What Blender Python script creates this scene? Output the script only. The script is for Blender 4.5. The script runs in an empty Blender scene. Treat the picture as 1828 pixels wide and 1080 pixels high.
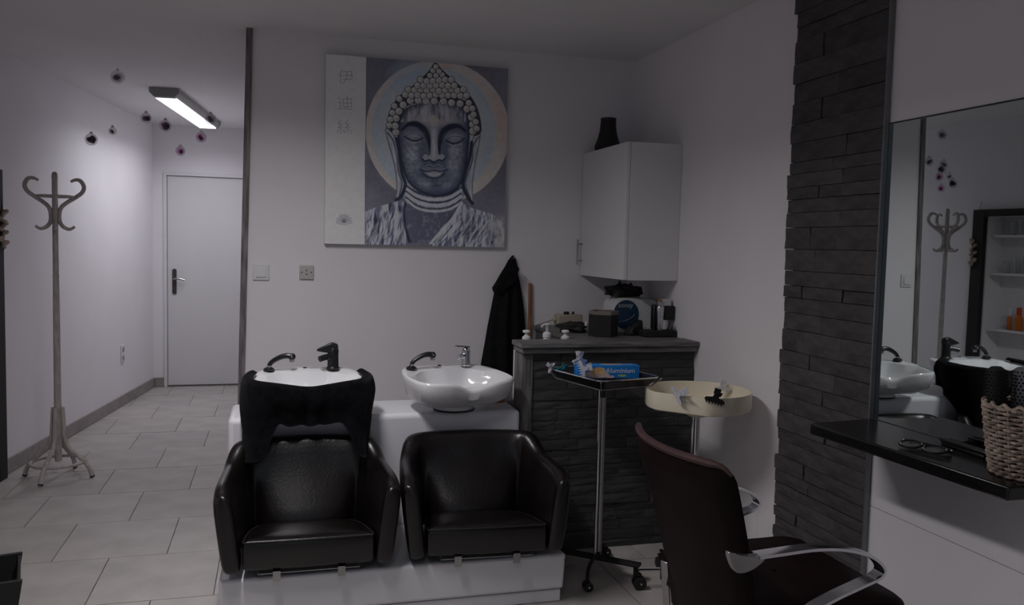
import bpy, bmesh, math, random
import numpy as np
from mathutils import Vector, Matrix

random.seed(7)
RNG = np.random.default_rng(7)
PI = math.pi
SC = bpy.context.scene
COL = SC.collection

# ------------------------------------------------------------------ camera
CAM_H = 1.46
FPX = 1506.65


def make_camera():
    yaw, pitch, roll = [math.radians(a) for a in (15.723, 3.893, 1.328)]
    f = Vector((math.sin(yaw) * math.cos(pitch), math.cos(yaw) * math.cos(pitch), -math.sin(pitch)))
    r = Vector((math.cos(yaw), -math.sin(yaw), 0))
    d = f.cross(r)
    r2 = math.cos(roll) * r - math.sin(roll) * d
    d2 = math.sin(roll) * r + math.cos(roll) * d
    cam = bpy.data.cameras.new('camera')
    cam.sensor_width = 36
    cam.lens = FPX / 1828 * 36
    cam.clip_start = 0.05
    o = bpy.data.objects.new('camera', cam)
    COL.objects.link(o)
    u = -d2
    b = -f
    o.matrix_world = Matrix(((r2.x, u.x, b.x, 0), (r2.y, u.y, b.y, 0), (r2.z, u.z, b.z, CAM_H), (0, 0, 0, 1)))
    SC.camera = o


make_camera()

# ------------------------------------------------------------------ world, daylight, exposure
LAMP_W = 21.0        # tubes of the ceiling light over the wash chairs
HALL_W = 9.4         # tubes of the hall ceiling light
FRONT_W = 4.0        # ceiling light towards the shop front
WINDOW_W = 4.0      # daylight through the shop window behind the camera
w = bpy.data.worlds.new('world')
SC.world = w
w.use_nodes = True
w.node_tree.nodes['Background'].inputs[0].default_value = (0.55, 0.65, 0.85, 1)
w.node_tree.nodes['Background'].inputs[1].default_value = 0.15
al = bpy.data.lights.new('window_daylight', 'AREA')
al.shape = 'RECTANGLE'
al.size = 2.6
al.size_y = 1.9
al.energy = WINDOW_W
al.color = (0.72, 0.82, 1.0)
alo = bpy.data.objects.new('window_daylight', al)
COL.objects.link(alo)
alo.location = (-0.2, -2.3, 1.35)
alo.rotation_euler = (PI / 2, 0, 0)
SC.view_settings.view_transform = 'Standard'
SC.view_settings.look = 'None'
SC.view_settings.exposure = 0.0
SC.view_settings.gamma = 1.0
SC.view_settings.use_curve_mapping = False

# ------------------------------------------------------------------ helpers: objects
MATS = {}


def tag(o, label=None, cat=None, group=None, kind=None):
    if label:
        o['label'] = label
    if cat:
        o['category'] = cat
    if group:
        o['group'] = group
    if kind:
        o['kind'] = kind
    return o


def thing(name, label, cat, loc=(0, 0, 0), rotz=0, group=None):
    o = bpy.data.objects.new(name, None)
    o.empty_display_size = 0.05
    COL.objects.link(o)
    o.location = loc
    o.rotation_euler = (0, 0, rotz)
    return tag(o, label, cat, group)


def setting(name, loc=(0, 0, 0)):
    o = bpy.data.objects.new(name, None)
    COL.objects.link(o)
    o.location = loc
    o['kind'] = 'structure'
    return o


def copy_tree(o, parent=None):
    c = o.copy()
    COL.objects.link(c)
    if parent is not None:
        c.parent = parent
    for ch in list(o.children):
        copy_tree(ch, c)
    return c


class MB:
    """collects geometry for ONE mesh object"""

    def __init__(self):
        self.v = []
        self.f = []

    def add(self, vs, fs):
        b = len(self.v)
        self.v += [tuple(p) for p in vs]
        self.f += [tuple(i + b for i in q) for q in fs]
        return self

    def box(self, c, s, rot=None):
        x, y, z = s[0] / 2, s[1] / 2, s[2] / 2
        vs = [Vector((i, j, k)) for k in (-z, z) for (i, j) in ((-x, -y), (x, -y), (x, y), (-x, y))]
        if rot is not None:
            vs = [rot @ p for p in vs]
        vs = [p + Vector(c) for p in vs]
        return self.add(vs, [(0, 3, 2, 1), (4, 5, 6, 7), (0, 1, 5, 4), (1, 2, 6, 5), (2, 3, 7, 6), (3, 0, 4, 7)])

    def bx(self, x0, x1, y0, y1, z0, z1):
        return self.box(((x0 + x1) / 2, (y0 + y1) / 2, (z0 + z1) / 2), (x1 - x0, y1 - y0, z1 - z0))

    def prism(self, poly, z0, z1, tf=None):
        n = len(poly)
        vs = [Vector((p[0], p[1], z0)) for p in poly] + [Vector((p[0], p[1], z1)) for p in poly]
        if tf is not None:
            vs = [tf @ p for p in vs]
        fs = [tuple(range(n - 1, -1, -1)), tuple(range(n, 2 * n))]
        fs += [(i, (i + 1) % n, n + (i + 1) % n, n + i) for i in range(n)]
        return self.add(vs, fs)

    def tube(self, pts, r, seg=8, closed=False, flat=1.0):
        pts = [Vector(p) for p in pts]
        n = len(pts)
        rs = r if isinstance(r, (list, tuple)) else [r] * n
        vs = []
        prev = None
        for i in range(n):
            if closed:
                t = pts[(i + 1) % n] - pts[i - 1]
            else:
                t = pts[min(i + 1, n - 1)] - pts[max(i - 1, 0)]
            t.normalize()
            if prev is None:
                a = Vector((0, 0, 1)) if abs(t.z) < 0.9 else Vector((1, 0, 0))
                nrm = (a - t * a.dot(t)).normalized()
            else:
                nrm = (prev - t * prev.dot(t)).normalized()
            prev = nrm
            bn = t.cross(nrm)
            for k in range(seg):
                a = 2 * PI * k / seg
                vs.append(pts[i] + nrm * (math.cos(a) * rs[i] * flat) + bn * (math.sin(a) * rs[i]))
        fs = []
        m = n if closed else n - 1
        for i in range(m):
            j = (i + 1) % n
            for k in range(seg):
                l = (k + 1) % seg
                fs.append((i * seg + k, i * seg + l, j * seg + l, j * seg + k))
        if not closed:
            fs.append(tuple(range(seg - 1, -1, -1)))
            fs.append(tuple((n - 1) * seg + k for k in range(seg)))
        return self.add(vs, fs)

    def lathe(self, prof, seg=24, c=(0, 0, 0), tf=None):
        vs = []
        for (r, z) in prof:
            for k in range(seg):
                a = 2 * PI * k / seg
                p = Vector((r * math.cos(a), r * math.sin(a), z))
                if tf is not None:
                    p = tf @ p
                vs.append(p + Vector(c))
        fs = []
        n = len(prof)
        for i in range(n - 1):
            for k in range(seg):
                l = (k + 1) % seg
                fs.append((i * seg + k, i * seg + l, (i + 1) * seg + l, (i + 1) * seg + k))
        if prof[0][0] > 1e-6:
            fs.append(tuple(range(seg - 1, -1, -1)))
        if prof[-1][0] > 1e-6:
            fs.append(tuple((n - 1) * seg + k for k in range(seg)))
        return self.add(vs, fs)

    def ball(self, c, r, seg=12, sc=(1, 1, 1)):
        n = seg // 2
        prof = [(max(1e-5, r * math.sin(PI * i / n)), -r * math.cos(PI * i / n)) for i in range(n + 1)]
        return self.lathe(prof, seg, c, Matrix.Diagonal((sc[0], sc[1], sc[2])))

    def grid(self, fn, nu, nv, cu=False):
        vs = [fn(i / (nu if cu else nu - 1), j / (nv - 1)) for j in range(nv) for i in range(nu)]
        fs = []
        for j in range(nv - 1):
            for i in range(nu if cu else nu - 1):
                a = (i + 1) % nu
                fs.append((j * nu + i, j * nu + a, (j + 1) * nu + a, (j + 1) * nu + i))
        return self.add(vs, fs)

    def build(self, name, mat, parent=None, smooth=30, bevel=0, bseg=2, sub=0, solid=0):
        me = bpy.data.meshes.new(name)
        me.from_pydata(self.v, [], self.f)
        bm = bmesh.new()
        bm.from_mesh(me)
        bmesh.ops.remove_doubles(bm, verts=bm.verts, dist=1e-6)
        bmesh.ops.recalc_face_normals(bm, faces=bm.faces)
        bm.to_mesh(me)
        bm.free()
        if smooth:
            me.shade_smooth()
            me.set_sharp_from_angle(angle=math.radians(smooth))
        me.materials.append(mat)
        o = bpy.data.objects.new(name, me)
        COL.objects.link(o)
        if parent is not None:
            o.parent = parent
        if solid:
            m = o.modifiers.new('solid', 'SOLIDIFY')
            m.thickness = solid
            m.offset = 0
        if bevel:
            m = o.modifiers.new('bevel', 'BEVEL')
            m.width = bevel
            m.segments = bseg
            m.limit_method = 'ANGLE'
            m.angle_limit = math.radians(40)
            m.harden_normals = False
            me.set_sharp_from_angle(angle=math.radians(60))
        if sub:
            m = o.modifiers.new('sub', 'SUBSURF')
            m.levels = sub
            m.render_levels = sub
            me.set_sharp_from_angle(angle=math.radians(180))
        return o


def rotz(a):
    return Matrix.Rotation(a, 3, 'Z')


def rotx(a):
    return Matrix.Rotation(a, 3, 'X')


def roty(a):
    return Matrix.Rotation(a, 3, 'Y')


def catmull(pts, n=6, closed=False):
    pts = [Vector(p) for p in pts]
    out = []
    m = len(pts)
    rng = range(m) if closed else range(m - 1)
    for i in rng:
        if closed:
            p0, p1, p2, p3 = pts[i - 1], pts[i], pts[(i + 1) % m], pts[(i + 2) % m]
        else:
            p0, p1, p2, p3 = pts[max(i - 1, 0)], pts[i], pts[i + 1], pts[min(i + 2, m - 1)]
        for k in range(n):
            t = k / n
            out.append(0.5 * ((2 * p1) + (p2 - p0) * t + (2 * p0 - 5 * p1 + 4 * p2 - p3) * t * t + (3 * p1 - p0 - 3 * p2 + p3) * t ** 3))
    if not closed:
        out.append(pts[-1])
    return out


def text_mesh(name, s, size, mat, parent, loc, rot, depth=0.0006, align='CENTER', sx=1.0):
    cu = bpy.data.curves.new(name, 'FONT')
    cu.body = s
    cu.size = size
    cu.extrude = depth
    cu.align_x = align
    cu.align_y = 'CENTER'
    cu.resolution_u = 3
    t = bpy.data.objects.new('tmp', cu)
    COL.objects.link(t)
    dg = bpy.context.evaluated_depsgraph_get()
    me = bpy.data.meshes.new_from_object(t.evaluated_get(dg))
    bpy.data.objects.remove(t)
    bpy.data.curves.remove(cu)
    me.name = name
    me.materials.clear()
    me.materials.append(mat)
    o = bpy.data.objects.new(name, me)
    COL.objects.link(o)
    o.parent = parent
    o.location = loc
    o.rotation_euler = rot
    o.scale = (sx, 1, 1)
    return o


# ------------------------------------------------------------------ helpers: materials
def mat(name, col, rough=0.5, metal=0.0, var=0.06, scale=12.0, bump=0.0, bscale=60.0, rnd=0.0, spec=0.5, coat=0.0,
        emit=None, estr=0.0, stretch=None, col2=None, detail=4.0, trans=0.0, sheen=0.0):
    if name in MATS:
        return MATS[name]
    m = bpy.data.materials.new(name)
    m.use_nodes = True
    nt = m.node_tree
    N = nt.nodes
    L = nt.links
    p = N['Principled BSDF']
    tc = N.new('ShaderNodeTexCoord')
    src = tc.outputs['Object']
    if stretch:
        mp = N.new('ShaderNodeMapping')
        mp.inputs['Scale'].default_value = stretch
        L.new(src, mp.inputs[0])
        src = mp.outputs[0]
    no = N.new('ShaderNodeTexNoise')
    no.inputs['Scale'].default_value = scale
    no.inputs['Detail'].default_value = detail
    L.new(src, no.inputs['Vector'])
    mx = N.new('ShaderNodeMix')
    mx.data_type = 'RGBA'
    c2 = col2 if col2 else tuple(max(0, c * (1 - 2.5 * var)) for c in col)
    c1 = col if col2 else tuple(min(1, c * (1 + 0.6 * var)) for c in col)
    mx.inputs[6].default_value = (*c1, 1)
    mx.inputs[7].default_value = (*c2, 1)
    rp = N.new('ShaderNodeMapRange')
    rp.inputs[1].default_value = 0.35
    rp.inputs[2].default_value = 0.65
    L.new(no.outputs['Fac'], rp.inputs[0])
    L.new(rp.outputs[0], mx.inputs[0])
    out = mx.outputs[2]
    if rnd:
        oi = N.new('ShaderNodeObjectInfo')
        mr = N.new('ShaderNodeMapRange')
        mr.inputs[3].default_value = 1 - rnd
        mr.inputs[4].default_value = 1 + rnd
        L.new(oi.outputs['Random'], mr.inputs[0])
        hs = N.new('ShaderNodeHueSaturation')
        L.new(mr.outputs[0], hs.inputs['Value'])
        L.new(out, hs.inputs['Color'])
        out = hs.outputs[0]
    L.new(out, p.inputs['Base Color'])
    p.inputs['Roughness'].default_value = rough
    p.inputs['Metallic'].default_value = metal
    p.inputs['Specular IOR Level'].default_value = spec
    p.inputs['Coat Weight'].default_value = coat
    p.inputs['Transmission Weight'].default_value = trans
    p.inputs['Sheen Weight'].default_value = sheen
    if emit:
        p.inputs['Emission Color'].default_value = (*emit, 1)
        p.inputs['Emission Strength'].default_value = estr
    if bump:
        n2 = N.new('ShaderNodeTexNoise')
        n2.inputs['Scale'].default_value = bscale
        n2.inputs['Detail'].default_value = 5
        L.new(src, n2.inputs['Vector'])
        bp = N.new('ShaderNodeBump')
        bp.inputs['Strength'].default_value = bump
        bp.inputs['Distance'].default_value = 0.01
        L.new(n2.outputs['Fac'], bp.inputs['Height'])
        L.new(bp.outputs[0], p.inputs['Normal'])
    MATS[name] = m
    return m


def clear_mat(name, tint, gloss=0.12, edge=0.55, rough=0.03):
    m = bpy.data.materials.new(name)
    m.use_nodes = True
    nt = m.node_tree
    N = nt.nodes
    L = nt.links
    N.remove(N['Principled BSDF'])
    tr = N.new('ShaderNodeBsdfTransparent')
    tr.inputs[0].default_value = (*tint, 1)
    gl = N.new('ShaderNodeBsdfGlossy')
    gl.inputs['Roughness'].default_value = rough
    lw = N.new('ShaderNodeLayerWeight')
    lw.inputs[0].default_value = 0.35
    mr = N.new('ShaderNodeMapRange')
    mr.inputs[3].default_value = gloss
    mr.inputs[4].default_value = edge
    L.new(lw.outputs['Facing'], mr.inputs[0])
    no = N.new('ShaderNodeTexNoise')
    no.inputs['Scale'].default_value = 8
    mx = N.new('ShaderNodeMixShader')
    L.new(mr.outputs[0], mx.inputs[0])
    L.new(tr.outputs[0], mx.inputs[1])
    L.new(gl.outputs[0], mx.inputs[2])
    L.new(mx.outputs[0], N['Material Output'].inputs[0])
    MATS[name] = m
    return m


M_WALL = mat('wall_paint', (0.80, 0.775, 0.80), 0.75, var=0.01, scale=3, bump=0.04, bscale=220, spec=0.25)
M_CEIL = mat('ceiling_paint', (0.76, 0.745, 0.76), 0.85, var=0.012, scale=2.5, bump=0.03, bscale=200, spec=0.2)
M_TILE = mat('floor_tile', (0.47, 0.44, 0.42), 0.42, var=0.06, scale=5, bump=0.05, bscale=30, rnd=0.05, spec=0.4)
M_GROUT = mat('grout', (0.17, 0.155, 0.145), 0.9, var=0.25, scale=6)
M_SKIRT = mat('skirting_tile', (0.30, 0.27, 0.26), 0.5, var=0.08, scale=8)
M_STRIP = mat('weathered_strip', (0.20, 0.18, 0.185), 0.55, var=0.25, scale=9, stretch=(6, 6, 0.6), bump=0.1)
M_DOOR = mat('door_paint', (0.70, 0.69, 0.70), 0.45, var=0.01, scale=3)
M_FRAME = mat('door_frame_paint', (0.72, 0.71, 0.72), 0.45, var=0.01)
M_HANDLE = mat('handle_plate', (0.10, 0.085, 0.09), 0.35, metal=0.7, var=0.1)
M_CHROME = mat('chrome', (0.72, 0.73, 0.76), 0.14, metal=1.0, var=0.03)
M_STEEL = mat('brushed_steel', (0.42, 0.41, 0.41), 0.35, metal=1.0, var=0.06)
M_STONE = mat('slate_stone', (0.074, 0.070, 0.071), 0.72, var=0.12, scale=14, bump=0.35, bscale=38, rnd=0.14, spec=0.3,
              stretch=(1, 1, 2.2))
M_STONE2 = mat('dark_slate_stone', (0.060, 0.060, 0.061), 0.72, var=0.12, scale=14, bump=0.35, bscale=38, rnd=0.12, spec=0.3,
               stretch=(1, 1, 2.2))
M_CORE = mat('stone_backing', (0.018, 0.018, 0.019), 0.95, var=0.1)
M_GREYWOOD = mat('grey_stained_wood', (0.17, 0.165, 0.165), 0.5, var=0.22, scale=6, stretch=(1.2, 12, 12), bump=0.12, bscale=20)
M_GREYPOST = mat('grey_stained_post', (0.15, 0.145, 0.145), 0.55, var=0.22, scale=6, stretch=(12, 12, 1.2), bump=0.12, bscale=20)
M_MELAMINE = mat('white_melamine', (0.70, 0.70, 0.70), 0.4, var=0.008, scale=3)
M_ACRYL = mat('white_acrylic', (0.78, 0.78, 0.82), 0.28, var=0.01, scale=3, spec=0.45)
M_CERAMIC = mat('white_ceramic', (0.80, 0.80, 0.82), 0.10, var=0.008, scale=3, spec=0.6)
M_LEATHER = mat('black_leather', (0.0060, 0.0040, 0.0041), 0.29, var=0.15, scale=10, bump=0.09, bscale=90, spec=0.6)
M_PIPING = mat('leather_piping', (0.016, 0.014, 0.014), 0.42, var=0.1)
M_TOWEL = mat('black_towel', (0.0055, 0.005, 0.007), 0.95, var=0.2, scale=40, bump=0.5, bscale=350, spec=0.05, sheen=0.05)
M_CAPE = mat('black_cape', (0.008, 0.0078, 0.008), 0.8, var=0.2, scale=30, spec=0.15)
M_BLACK = mat('black_plastic', (0.009, 0.009, 0.010), 0.35, var=0.1)
M_BLACKM = mat('matte_black', (0.010, 0.010, 0.010), 0.7, var=0.1)
M_WHITEPL = mat('white_plastic', (0.72, 0.72, 0.74), 0.3, var=0.01)
M_CREAM = mat('cream_plastic', (0.80, 0.73, 0.57), 0.35, var=0.02, scale=5)
M_BEIGE = mat('beige_plastic', (0.42, 0.37, 0.30), 0.5, var=0.03)
M_BURG = mat('burgundy_vinyl', (0.0100, 0.0036, 0.0038), 0.55, var=0.15, scale=9, bump=0.06, bscale=120, spec=0.12)
M_BURGEDGE = mat('burgundy_edge', (0.055, 0.018, 0.020), 0.5, var=0.1, scale=20)
M_BARE = mat('aged_white_wood', (0.50, 0.45, 0.43), 0.55, var=0.1, scale=14, stretch=(5, 5, 1))
M_WICKER = mat('wicker', (0.46, 0.36, 0.29), 0.6, var=0.2, scale=30)
M_WOOD = mat('orange_wood', (0.30, 0.13, 0.055), 0.5, var=0.15, scale=10, stretch=(8, 8, 1))
M_CONSOLE = mat('black_laminate', (0.012, 0.011, 0.011), 0.22, var=0.15, scale=10, stretch=(8, 1.5, 8), spec=0.5)
M_TRAY = mat('black_tray', (0.010, 0.009, 0.010), 0.18, var=0.1)
M_GLASS = clear_mat('clear_glass', (0.93, 0.95, 0.95), 0.08, 0.5)
M_BUBBLE = clear_mat('bubble_plastic', (0.90, 0.88, 0.90), 0.06, 0.75, 0.08)
M_SILVER = mat('silver_plastic', (0.55, 0.55, 0.58), 0.25, metal=0.8, var=0.04)

# ------------------------------------------------------------------ the room
CEIL = 2.535
YB = 4.605            # painting wall
YE = 8.78             # end of the hall
XR = 2.0              # right wall
XM = 1.95             # face of the mirror panelling
YF = -2.0             # shop front behind the camera


def wl(y):            # the slightly skewed left wall
    return -1.575 + 0.14 * (y - 5.633)


def lean(z):          # the leaning end of the painting wall
    return -0.182 + 0.0205 * z


# floor: backing + single tiles
TW, TD = 0.482, 0.5255
floor_o = MB().add([(wl(YF) - 0.1, YF - 0.1, -0.06), (XR + 0.1, YF - 0.1, -0.06), (XR + 0.1, YE + 0.1, -0.06), (wl(YE) - 0.6, YE + 0.1, -0.06),
                    (wl(YF) - 0.1, YF - 0.1, -0.003), (XR + 0.1, YF - 0.1, -0.003), (XR + 0.1, YE + 0.1, -0.003), (wl(YE) - 0.6, YE + 0.1, -0.003)],
                   [(0, 3, 2, 1), (4, 5, 6, 7), (0, 1, 5, 4), (1, 2, 6, 5), (2, 3, 7, 6), (3, 0, 4, 7)]).build('floor', M_GROUT, smooth=0)
floor_o['kind'] = 'structure'


def clip_poly(poly, a, b, c):
    out = []
    n = len(poly)
    for i in range(n):
        p, q = poly[i], poly[(i + 1) % n]
        dp = a * p[0] + b * p[1] + c
        dq = a * q[0] + b * q[1] + c
        if dp >= 0:
            out.append(p)
        if dp * dq < 0:
            t = dp / (dp - dq)
            out.append((p[0] + (q[0] - p[0]) * t, p[1] + (q[1] - p[1]) * t))
    return out


def tiles():
    g = 0.0022
    full = None
    k0 = int(math.floor((YF - 4.095) / TD))
    k1 = int(math.ceil((YE - 4.095) / TD))
    for k in range(k0, k1):
        y0 = 4.095 + k * TD + g
        y1 = y0 + TD - 2 * g
        off = -0.477 if k % 2 == 0 else -0.2385
        for n in range(-6, 8):
            x0 = off + n * TW + g
            x1 = x0 + TW - 2 * g
            xl = wl((y0 + y1) / 2)
            if x1 < xl - 0.04 or x0 > XR or y1 < YF or y0 > YE:
                continue
            if y0 > YB + 0.1 and x0 > 0.0:
                continue
            j = random.uniform(-0.0012, 0.0)
            inside = x0 > max(wl(y0), wl(y1)) and x1 < XR and y0 > YF and y1 < YE
            if inside:
                if full is None:
                    hx, hy = (x1 - x0) / 2, (y1 - y0) / 2
                    full = MB().prism([(-hx, -hy), (hx, -hy), (hx, hy), (-hx, hy)], -0.012, 0.0)
                    o = full.build('tile', M_TILE, floor_o, smooth=0)
                    full = o.data
                    o.location = ((x0 + x1) / 2, (y0 + y1) / 2, j)
                else:
                    o = bpy.data.objects.new('tile', full)
                    COL.objects.link(o)
                    o.parent = floor_o
                    o.location = ((x0 + x1) / 2, (y0 + y1) / 2, j)
            else:
                cx, cy = (x0 + x1) / 2, (y0 + y1) / 2
                poly = [(x0, y0), (x1, y0), (x1, y1), (x0, y1)]
                poly = clip_poly(poly, 1, -0.14, 1.575 + 0.14 * 5.633)
                poly = clip_poly(poly, -1, 0, XR)
                poly = clip_poly(poly, 0, 1, -YF)
                poly = clip_poly(poly, 0, -1, YE)
                if len(poly) < 3:
                    continue
                o = MB().prism([(p[0] - cx, p[1] - cy) for p in poly], -0.012, 0.0).build('tile', M_TILE, floor_o, smooth=0)
                o.location = (cx, cy, j)


tiles()

tag(MB().bx(-3.2, XR + 0.1, YF - 0.1, YE + 0.1, CEIL, CEIL + 0.08).build('ceiling', M_CEIL, smooth=0), kind='structure')


def slab(name, pts, z0, z1, m):
    return tag(MB().prism(pts, z0, z1).build(name, m, smooth=0), kind='structure')


NY0, NY1, NZ0, NZ1 = 3.72, 5.492, 0.20, 1.775      # niche with display shelves
mb = MB()
for a, b_, z0, z1 in ((YF, NY0, 0, CEIL), (NY1, YE, 0, CEIL), (NY0, NY1, 0, NZ0), (NY0, NY1, NZ1, CEIL)):
    mb.prism([(wl(a) - 0.20, a), (wl(a), a), (wl(b_), b_), (wl(b_) - 0.20, b_)], z0, z1)
mb.prism([(wl(NY0) - 0.20, NY0), (wl(NY0) - 0.16, NY0), (wl(NY1) - 0.16, NY1), (wl(NY1) - 0.20, NY1)], NZ0, NZ1)
tag(mb.build('wall_left', M_WALL, smooth=0), kind='structure')
slab('wall_right', [(XR, YF), (XR + 0.1, YF), (XR + 0.1, YB), (XR, YB)], 0, CEIL, M_WALL)
# painting wall with the leaning free end
mb = MB()
vs = [(lean(0) + 0.004, YB, 0), (XR + 0.1, YB, 0), (XR + 0.1, YB + 0.12, 0), (lean(0) + 0.004, YB + 0.12, 0),
      (lean(CEIL) + 0.004, YB, CEIL), (XR + 0.1, YB, CEIL), (XR + 0.1, YB + 0.12, CEIL), (lean(CEIL) + 0.004, YB + 0.12, CEIL)]
mb.add(vs, [(0, 3, 2, 1), (4, 5, 6, 7), (0, 1, 5, 4), (1, 2, 6, 5), (2, 3, 7, 6), (3, 0, 4, 7)])
tag(mb.build('wall_back', M_WALL, smooth=0), kind='structure')
slab('wall_hall', [(-0.09, YB + 0.12), (0.0, YB + 0.12), (0.0, YE), (-0.09, YE)], 0, CEIL, M_WALL)

# end wall of the hall with the door opening
DX0, DX1, DH = -1.005, -0.17, 2.05
eo = MB().bx(wl(YE) - 0.12, DX0 - 0.035, YE, YE + 0.12, 0, CEIL).bx(DX1 + 0.03, 0.0, YE, YE + 0.12, 0, CEIL) \
    .bx(DX0 - 0.035, DX1 + 0.03, YE, YE + 0.12, DH + 0.035, CEIL).build('wall_far', M_WALL, smooth=0)
eo['kind'] = 'structure'
door = setting('door_1', (DX0, YE, 0))
MB().bx(0.0, DX1 - DX0, 0.012, 0.052, 0.012, DH).build('door_leaf', M_DOOR, door, smooth=0, bevel=0.002)
MB().bx(-0.035, -0.004, -0.012, 0.07, 0, DH + 0.035).build('frame_post', M_FRAME, door, smooth=0, bevel=0.003)
MB().bx(DX1 - DX0 + 0.004, DX1 - DX0 + 0.03, -0.012, 0.07, 0, DH + 0.035).build('frame_post', M_FRAME, door, smooth=0, bevel=0.003)
MB().bx(-0.004, DX1 - DX0 + 0.004, -0.012, 0.07, DH + 0.004, DH + 0.035).build('frame_head', M_FRAME, door, smooth=0, bevel=0.003)
MB().bx(0, DX1 - DX0, -0.01, 0.06, 0, 0.006).build('threshold', M_STRIP, door, smooth=0)
pl = []
for k in range(24):
    a = 2 * PI * k / 24
    pl.append((0.062 + 0.02 * math.cos(a), 1.03 + (0.105 if math.sin(a) >= 0 else -0.105) + 0.02 * math.sin(a)))
hp = MB().prism(pl, 0.0, 0.008, Matrix(((1, 0, 0), (0, 0, -1), (0, 1, 0)))).build('handle_plate', M_HANDLE, door)
hp.location = (0, 0.012, 0)
lv = MB().tube(catmull([(0.062, -0.01, 1.055), (0.062, -0.045, 1.055), (0.085, -0.05, 1.06), (0.12, -0.05, 1.058), (0.16, -0.05, 1.045)], 5),
               0.009, 8).build('lever', M_STEEL, hp)

# skirtings
def skirt(name, a, b, n, h=0.092, t=0.012):
    d = Vector((b[0] - a[0], b[1] - a[1], 0)).normalized()
    nn = Vector((n[0], n[1], 0)).normalized()
    L = (Vector(b) - Vector(a)).length
    r = setting(name, (a[0], a[1], 0))
    x = 0
    i = 0
    while x < L - 0.01:
        e = min(x + 0.482, L)
        p = [d * (x + 0.001), d * (e - 0.001), d * (e - 0.001) + nn * t, d * (x + 0.001) + nn * t]
        MB().prism([(q.x, q.y) for q in p], 0.002, h).build('skirting_tile', M_SKIRT, r, smooth=0, bevel=0.0015, bseg=1)
        x = e
    return r


skirt('baseboard_left', (wl(YF), YF), (wl(YE), YE), (1, -0.14))
skirt('baseboard_far', (wl(YE) + 0.013, YE), (DX0 - 0.036, YE), (0, -1))
skirt('baseboard_right', (XR, 3.72), (XR, 2.93), (-1, 0))

# leaning weathered strip closing the free end of the painting wall
mb = MB()
x0, x1 = -0.0165, 0.0165
vs = []
for z in (0.0, CEIL - 0.002):
    c = lean(z)
    vs += [(c + x0, YB - 0.012, z), (c + x1, YB - 0.012, z), (c + x1, YB - 0.0005, z), (c + 0.003, YB - 0.0005, z), (c + 0.003, YB + 0.125, z), (c + x0, YB + 0.125, z)]
mb.add(vs, [(5, 4, 3, 2, 1, 0), (6, 7, 8, 9, 10, 11)] + [(i, (i + 1) % 6, 6 + (i + 1) % 6, 6 + i) for i in range(6)])
tag(mb.build('trim_1', M_STRIP, smooth=0), kind='structure')

# shop front behind the camera
wf = MB().bx(wl(YF) - 0.12, -1.6, YF - 0.12, YF, 0, CEIL).bx(1.2, XR + 0.1, YF - 0.12, YF, 0, CEIL) \
    .bx(-1.6, 1.2, YF - 0.12, YF, 2.35, CEIL).bx(-1.6, 1.2, YF - 0.12, YF, 0, 0.35).build('wall_front', M_WALL, smooth=0)
wf['kind'] = 'structure'
win = setting('window_1', (-0.2, YF - 0.06, 0.35))
for x in (-1.375, 0.0, 1.375):
    MB().bx(x - 0.025, x + 0.025, -0.03, 0.03, 0.05, 1.95).build('window_post', M_BLACKM, win, smooth=0, bevel=0.004)
for z in (0.0, 1.95):
    MB().bx(-1.4, 1.4, -0.03, 0.03, z, z + 0.05).build('window_rail', M_BLACKM, win, smooth=0, bevel=0.004)
for x in (-0.6875, 0.6875):
    MB().bx(x - 0.66, x + 0.66, -0.004, 0.004, 0.05, 1.95).build('pane', M_GLASS, win, smooth=0)


# ------------------------------------------------------------------ stones
def stone(parent, w_, h, d, m, place, seed):
    """block with an uneven face: local u (width), v (height), n (out of wall)"""
    r = random.Random(seed)
    nu, nv = 4, 3
    g = 0.0010
    front = []
    for j in range(nv):
        for i in range(nu):
            u = -w_ / 2 + g + (w_ - 2 * g) * i / (nu - 1)
            v = -h / 2 + g + (h - 2 * g) * j / (nv - 1)
            edge = i in (0, nu - 1) or j in (0, nv - 1)
            n = d + r.uniform(-0.002, 0.002) - (0.0015 if edge else 0)
            if not edge:
                u += r.uniform(-0.02, 0.02) * w_
                v += r.uniform(-0.1, 0.1) * h
            front.append((u, v, n))
    ring = [0, 1, 2, 3, 7, 11, 10, 9, 8, 4]
    back = [(front[k][0], front[k][1], 0.0) for k in ring]
    fs = []
    for j in range(nv - 1):
        for i in range(nu - 1):
            fs.append((j * nu + i, j * nu + i + 1, (j + 1) * nu + i + 1, (j + 1) * nu + i))
    nb = len(front)
    for k in range(len(ring)):
        l = (k + 1) % len(ring)
        fs.append((ring[l], ring[k], nb + k, nb + l))
    mb = MB().add([place(*p) for p in front + back], fs)
    return mb


def stone_panel(parent, u0, u1, v0, v1, m, origin, ux, nx, rowh, lens, dep, rag=(0, 0), seed=1):
    r = random.Random(seed)
    v = v0
    ux, nx = Vector(ux), Vector(nx)
    n = 0
    while v < v1 - 0.012:
        h = r.uniform(*rowh)
        if v1 - (v + h) < rowh[0] * 0.6:
            h = v1 - v
        u = u0 - r.uniform(0, rag[0])
        ue = u1 + r.uniform(0, rag[1])
        while u < ue - 0.01:
            w_ = r.uniform(*lens)
            if ue - (u + w_) < lens[0] * 0.7:
                w_ = ue - u
            c = Vector(origin) + ux * (u + w_ / 2) + Vector((0, 0, v + h / 2))
            mb = stone(parent, w_, h, r.uniform(*dep), m, lambda a, b, e: tuple(ux * a + Vector((0, 0, b)) + nx * e), r.random())
            o = mb.build('stone', m, parent, smooth=0)
            o.location = c
            u += w_
            n += 1
        v += h
    return n


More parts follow.
